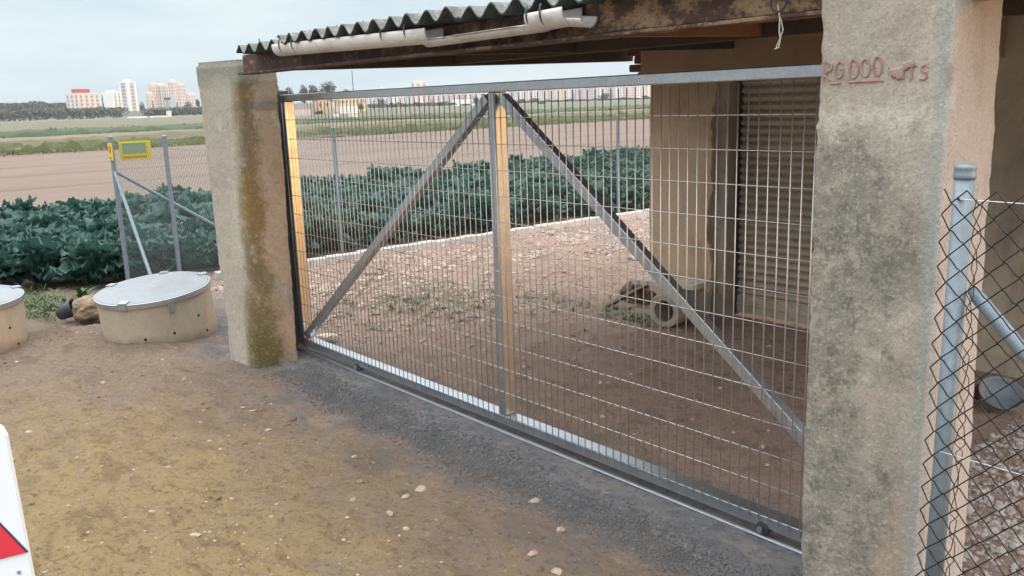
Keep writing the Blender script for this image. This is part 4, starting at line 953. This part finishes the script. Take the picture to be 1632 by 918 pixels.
flatwall(203, 235, 189.5, 192, 400, FW['white'], 'long low white wall before the grey flat building'); flatwall(239, 268, 187.5, 190.5, 400, FW['white'], 'low white wall running to the lamp mast')
p = PD(270, 188, 395); b = MB(); t = thing('lamp_mast', 'tall lamp mast with a pale cabinet at its foot before the grey block', 'lamp mast', Vector((p.x, p.y, 0))); zt = PD(268, 157, 395).z
MB().tube([(p.x, p.y, 0), (p.x, p.y, zt)], .16, 8).build('mast', M['galv_post'], t); MB().box((p.x - 1.0, p.y - 1.0, zt - .5), (p.x + 1.0, p.y + 1.0, zt + .35)).build('lamp_head', M['dark_metal'], t); MB().box((p.x - .8, p.y - .8, 0), (p.x + .8, p.y + .8, 2.4)).build('cabinet', FW['cream'], t)
# gabled farmhouse and yards behind the gate
def house(pxl, pxr, ye, yp, R, wall, label):
    a = PD(pxl, 188, R); c = PD(pxr, 188, R); a.z = c.z = 0; u = (c - a).normalized(); dv = Vector((-u.y, u.x, 0)); dv = dv if dv.dot(a) > 0 else -dv; W_ = (c - a).length; ze = PD(pxl, ye, R).z; zp = PD((pxl + pxr) / 2, yp, R).z; D_ = 9
    t = thing('gabled_house', label, 'house', a); b = MB(); P = lambda s_, d_, z: a + u * s_ + dv * d_ + Vector((0, 0, z))
    b.add([P(0, 0, -.1), P(W_, 0, -.1), P(W_, 0, ze), P(W_ / 2, 0, zp), P(0, 0, ze), P(0, D_, -.1), P(W_, D_, -.1), P(W_, D_, ze), P(W_ / 2, D_, zp), P(0, D_, ze)], [(0, 1, 2, 3, 4), (5, 9, 8, 7, 6), (0, 4, 9, 5), (1, 6, 7, 2)]); b.build('wall', FW[wall], t)
    b = MB()
    for s0, s1, z0, z1 in ((-.25, W_ / 2, ze - .1, zp + .08), (W_ / 2, W_ + .25, zp + .08, ze - .1)):
        b.add([P(s0, -.25, z0), P(s1, -.25, z1), P(s1, D_, z1), P(s0, D_, z0), P(s0, -.25, z0 + .15), P(s1, -.25, z1 + .15), P(s1, D_, z1 + .15), P(s0, D_, z0 + .15)], [(0, 1, 2, 3), (4, 7, 6, 5), (0, 4, 5, 1), (3, 2, 6, 7), (0, 3, 7, 4), (1, 5, 6, 2)])
    b.build('roof', M['tile_roof'], t)
    for s_ in (.36, .70): b = MB(); z = ze * .72; b.add([P(W_ * s_ - .22, -.05, z - .35), P(W_ * s_ + .22, -.05, z - .35), P(W_ * s_ + .22, -.05, z + .35), P(W_ * s_ - .22, -.05, z + .35)], [(0, 1, 2, 3)]); b.build('window', M['glass_dark'], t)
house(500.6, 532.6, 161.3, 155.6, 215, 'tan', 'tan gabled house with two small windows seen through the gate')
flatwall(466, 500.5, 165, 178, 213, FW['concrete'], 'long grey low shed left of the gabled house', 'shed', 'low_shed', 6); flatwall(463, 496, 174.5, 185, 205, FW['rose'], 'low reddish shed in front of the long grey shed', 'shed', 'low_shed', 3)
flatwall(541, 571, 169, 180, 212, FW['white'], 'long white yard wall right of the gabled house', 'wall', 'yard_wall')
tower(536, 541, 586, 154.5, 300, 'yellow', 'long yellowish three storey building behind the white yard wall', 'long_building', None, 1, 8, 3)
def fieldbox(px, py, wd, label):
    p = G(px, py); t = thing('white_box', label, 'box', (p.x, p.y, 0)); x, y = p.x, p.y
    MB().box((x - .4, y - wd / 2, 0), (x + .4, y + wd / 2, .55)).build('body', M['sign_white'], t); MB().box((x - .44, y - wd / 2 - .04, .552), (x + .44, y + wd / 2 + .04, .62)).build('lid', FW['white'], t)
fieldbox(536, 187, .9, 'small white box standing in the green field before the gabled house'); fieldbox(562, 188, 1.5, 'low wide white box lying in the green field right of the small white box')
# pale towers behind the gate
TW = [(586, 590, 605, 146, 'white', 'broad white block just right of the long yellowish building'), (630, 634, 646, 141, 'white', 'white block between brownish trees and grey gap'), (648, 651, 661, 143, 'blue', 'bluish white block left of the pinkish white tower'),
      (657, 664, 684, 131, 'pink', 'tall pinkish white tower rising above the gate rail'), (689, 692, 701, 140, 'cream', 'cream slim tower right of the tall pinkish one'), (702, 705, 713, 138, 'white', 'white slim tower left of the rose tower'), (713, 716, 723, 137, 'rose', 'rose coloured slim tower left of the dark roofed building'),
      (722, 728, 743, 150, 'rose', 'dark roofed long building above white terraces'), (742, 748, 757, 146, 'white', 'white block beside the left brace top'),
      (822, 826, 836, 141, 'white', 'white tower first right of the centre post'), (836, 839, 848, 140, 'cream', 'pale cream tower second right of the centre post'), (848, 851, 860, 139, 'white', 'white tower third right of the centre post'), (860, 863, 873, 140, 'blue', 'pale bluish tower above the square bush'),
      (874, 877, 884, 138, 'rose', 'rose tower left of the yellow tower'), (885, 888, 895, 137, 'white', 'white slim tower touching the yellow tower'), (895, 898, 907, 137, 'yellow', 'yellow tower in the skyline right of the gate centre'), (909, 912, 920, 137, 'blue', 'pale blue tower right of the yellow tower'),
      (920, 925, 938, 136, 'rose', 'wide pinkish tower right of the pale blue tower'), (939, 942, 952, 138, 'grey', 'grey tower left of the slanted white block'), (952, 957, 965, 136, 'white', 'white block above the large dark tree'), (965, 968, 979, 134, 'blue', 'bluish tower right of the large dark tree'),
      (979, 982, 992, 134, 'white', 'white tower left of the striped tower'), (992, 997, 1012, 133, 'rose', 'striped rose and white tower with many windows'), (1012, 1015, 1024, 134, 'white', 'white tower right of the striped tower'), (1023, 1027, 1040, 133, 'cream', 'cream tower next to the outbuilding edge')]
for (a, c, e, y, w_, lb) in TW:
    tower(a, c, e, y, random.uniform(980, 1120), w_, lb, 'apartment_tower', 'pale towers on the skyline behind the gate', 1, 2, 9)
for px in (610, 622, 642, 668, 684, 696, 709, 726, 738, 756, 768, 776, 815, 830, 843, 856, 868, 880, 892, 902, 915, 930, 945, 960, 972, 986, 1003, 1018, 1031):
    wd = random.uniform(4, 8); tower(px - wd * .4, px, px + wd, random.uniform(137, 149) - (px - 600) * .012, random.uniform(1250, 1330), random.choice(('white', 'cream', 'blue', 'grey', 'rose', 'white')), 'pale block in the farthest rank of the hazy skyline behind the gate', 'apartment_tower', 'farthest rank of skyline blocks', 1, 1, 8)
flatwall(722, 757, 158.5, 168, 620, FW['white'], 'white terrace row below the dark roofed building', 'building', 'terrace_row', 8); flatwall(771, 784, 166, 175, 330, FW['white'], 'small white low building between the brace and the centre post', 'building', 'white_hut', 5)
p = PD(566, 188, 500); zt = PD(566, 112, 500).z; MB().tube([(p.x, p.y, 0), (p.x, p.y, zt)], .22, 6).build('radio_mast', M['dark_metal']); tag(bpy.data.objects['radio_mast'], 'thin radio mast rising above the gate near the pines', 'mast')

# ------------------------------------------------------------------ road works board, close on the left
Rb = 1.9
def SB(px, py): return PD(px, py, Rb)
A = PD(6, 678, 2.05); Bq = PD(51, 918, 2.05)
# board stands upright on a frame, leaning a little; right edge runs through these two points
e0 = PD(4, 672, 2.1); e1 = PD(50, 915, 2.02)
dn = (e1 - e0).normalized(); lf_ = Vector((-RT.x, -RT.y, 0)); lf_ = (lf_ - dn * lf_.dot(dn)).normalized(); nb = dn.cross(lf_).normalized()
if nb.dot(CAM - e0) < 0: nb = -nb
def BP(u, v, o=0): return e0 + lf_ * u + dn * v + nb * o       # u left from the right edge, v down
bt = thing('roadworks_board', 'white roadworks board with a red arrow point at the left photo edge', 'sign', (e0.x, e0.y, 0)); HB = (e0.z) * .98; WB = 1.1
out_ = [(.018, 0), (.006, .012), (0, .03), (0, .80), (.02, .83), (WB - .02, .83), (WB, .80), (WB, .03), (WB - .02, 0)]
b = MB(); n = len(out_); b.add([BP(u, v, .0) for u, v in out_] + [BP(u, v, -.012) for u, v in out_], [tuple(range(n)), tuple(range(2 * n - 1, n - 1, -1))] + [(i, n + i, n + (i + 1) % n, (i + 1) % n) for i in range(n)]); b.build('panel', M['sign_white'], bt)
def onboard(px, py):
    r_ = wray(px, py); return CAM + r_ * ((e0 - CAM).dot(nb) / r_.dot(nb))
q = onboard(42, 880); vv = (q - e0).dot(dn); uu = (q - e0).dot(lf_)
q2 = onboard(0, 836); v2 = (q2 - e0).dot(dn); u2 = (q2 - e0).dot(lf_); q3 = onboard(0, 890); v3 = (q3 - e0).dot(dn); u3 = (q3 - e0).dot(lf_)
k1 = (v2 - vv) / (u2 - uu); k3 = (v3 - vv) / (u3 - uu); U = uu + .30
def tri(g, o, th): return [BP(uu - g, vv, o), BP(U + g, vv + k1 * .30 - g * 1.2, o), BP(U + g, vv + k3 * .30 + g * .8, o)]
for g, o, mm, nm in ((.006, .002, 'sign_dark', 'arrow_outline'), (0, .004, 'sign_red', 'arrow')):
    a = tri(g, o, 0); c = tri(g, o - .0015, 0); MB().add(a + c, [(0, 1, 2), (5, 4, 3), (0, 3, 4, 1), (1, 4, 5, 2), (2, 5, 3, 0)]).build(nm, M[mm], bt)
q = onboard(31, 912); MB().tube([q + nb * -.004, q + nb * .002], .0045, 12).build('rivet', M['galv'], bt)
for u in (.2, WB - .2):
    p0 = BP(u, .02, -.03); p1 = BP(u, .83, -.03); g0 = Vector((p1.x + dn.x * .1, p1.y + dn.y * .1, 0)); MB().bar(p0, p1 + dn * ((p1.z) / max(.2, -dn.z)), .035, .03, up=nb).build('leg', M['galv'], bt)

# ------------------------------------------------------------------ evening haze
hz = tag(MB().box((-1500, -1050, -1.2), (550, 1500, 130)).build('haze', None), kind='stuff')
hm = bpy.data.materials.new('haze'); hm.use_nodes = True; ht = hm.node_tree; ht.nodes.clear()
ho = ht.nodes.new('ShaderNodeOutputMaterial'); hv = ht.nodes.new('ShaderNodeVolumePrincipled')
hv.inputs['Color'].default_value = (.90, .93, .97, 1); hv.inputs['Density'].default_value = .00022; hv.inputs['Anisotropy'].default_value = .2
ht.links.new(hv.outputs['Volume'], ho.inputs['Volume']); hz.data.materials.clear(); hz.data.materials.append(hm)
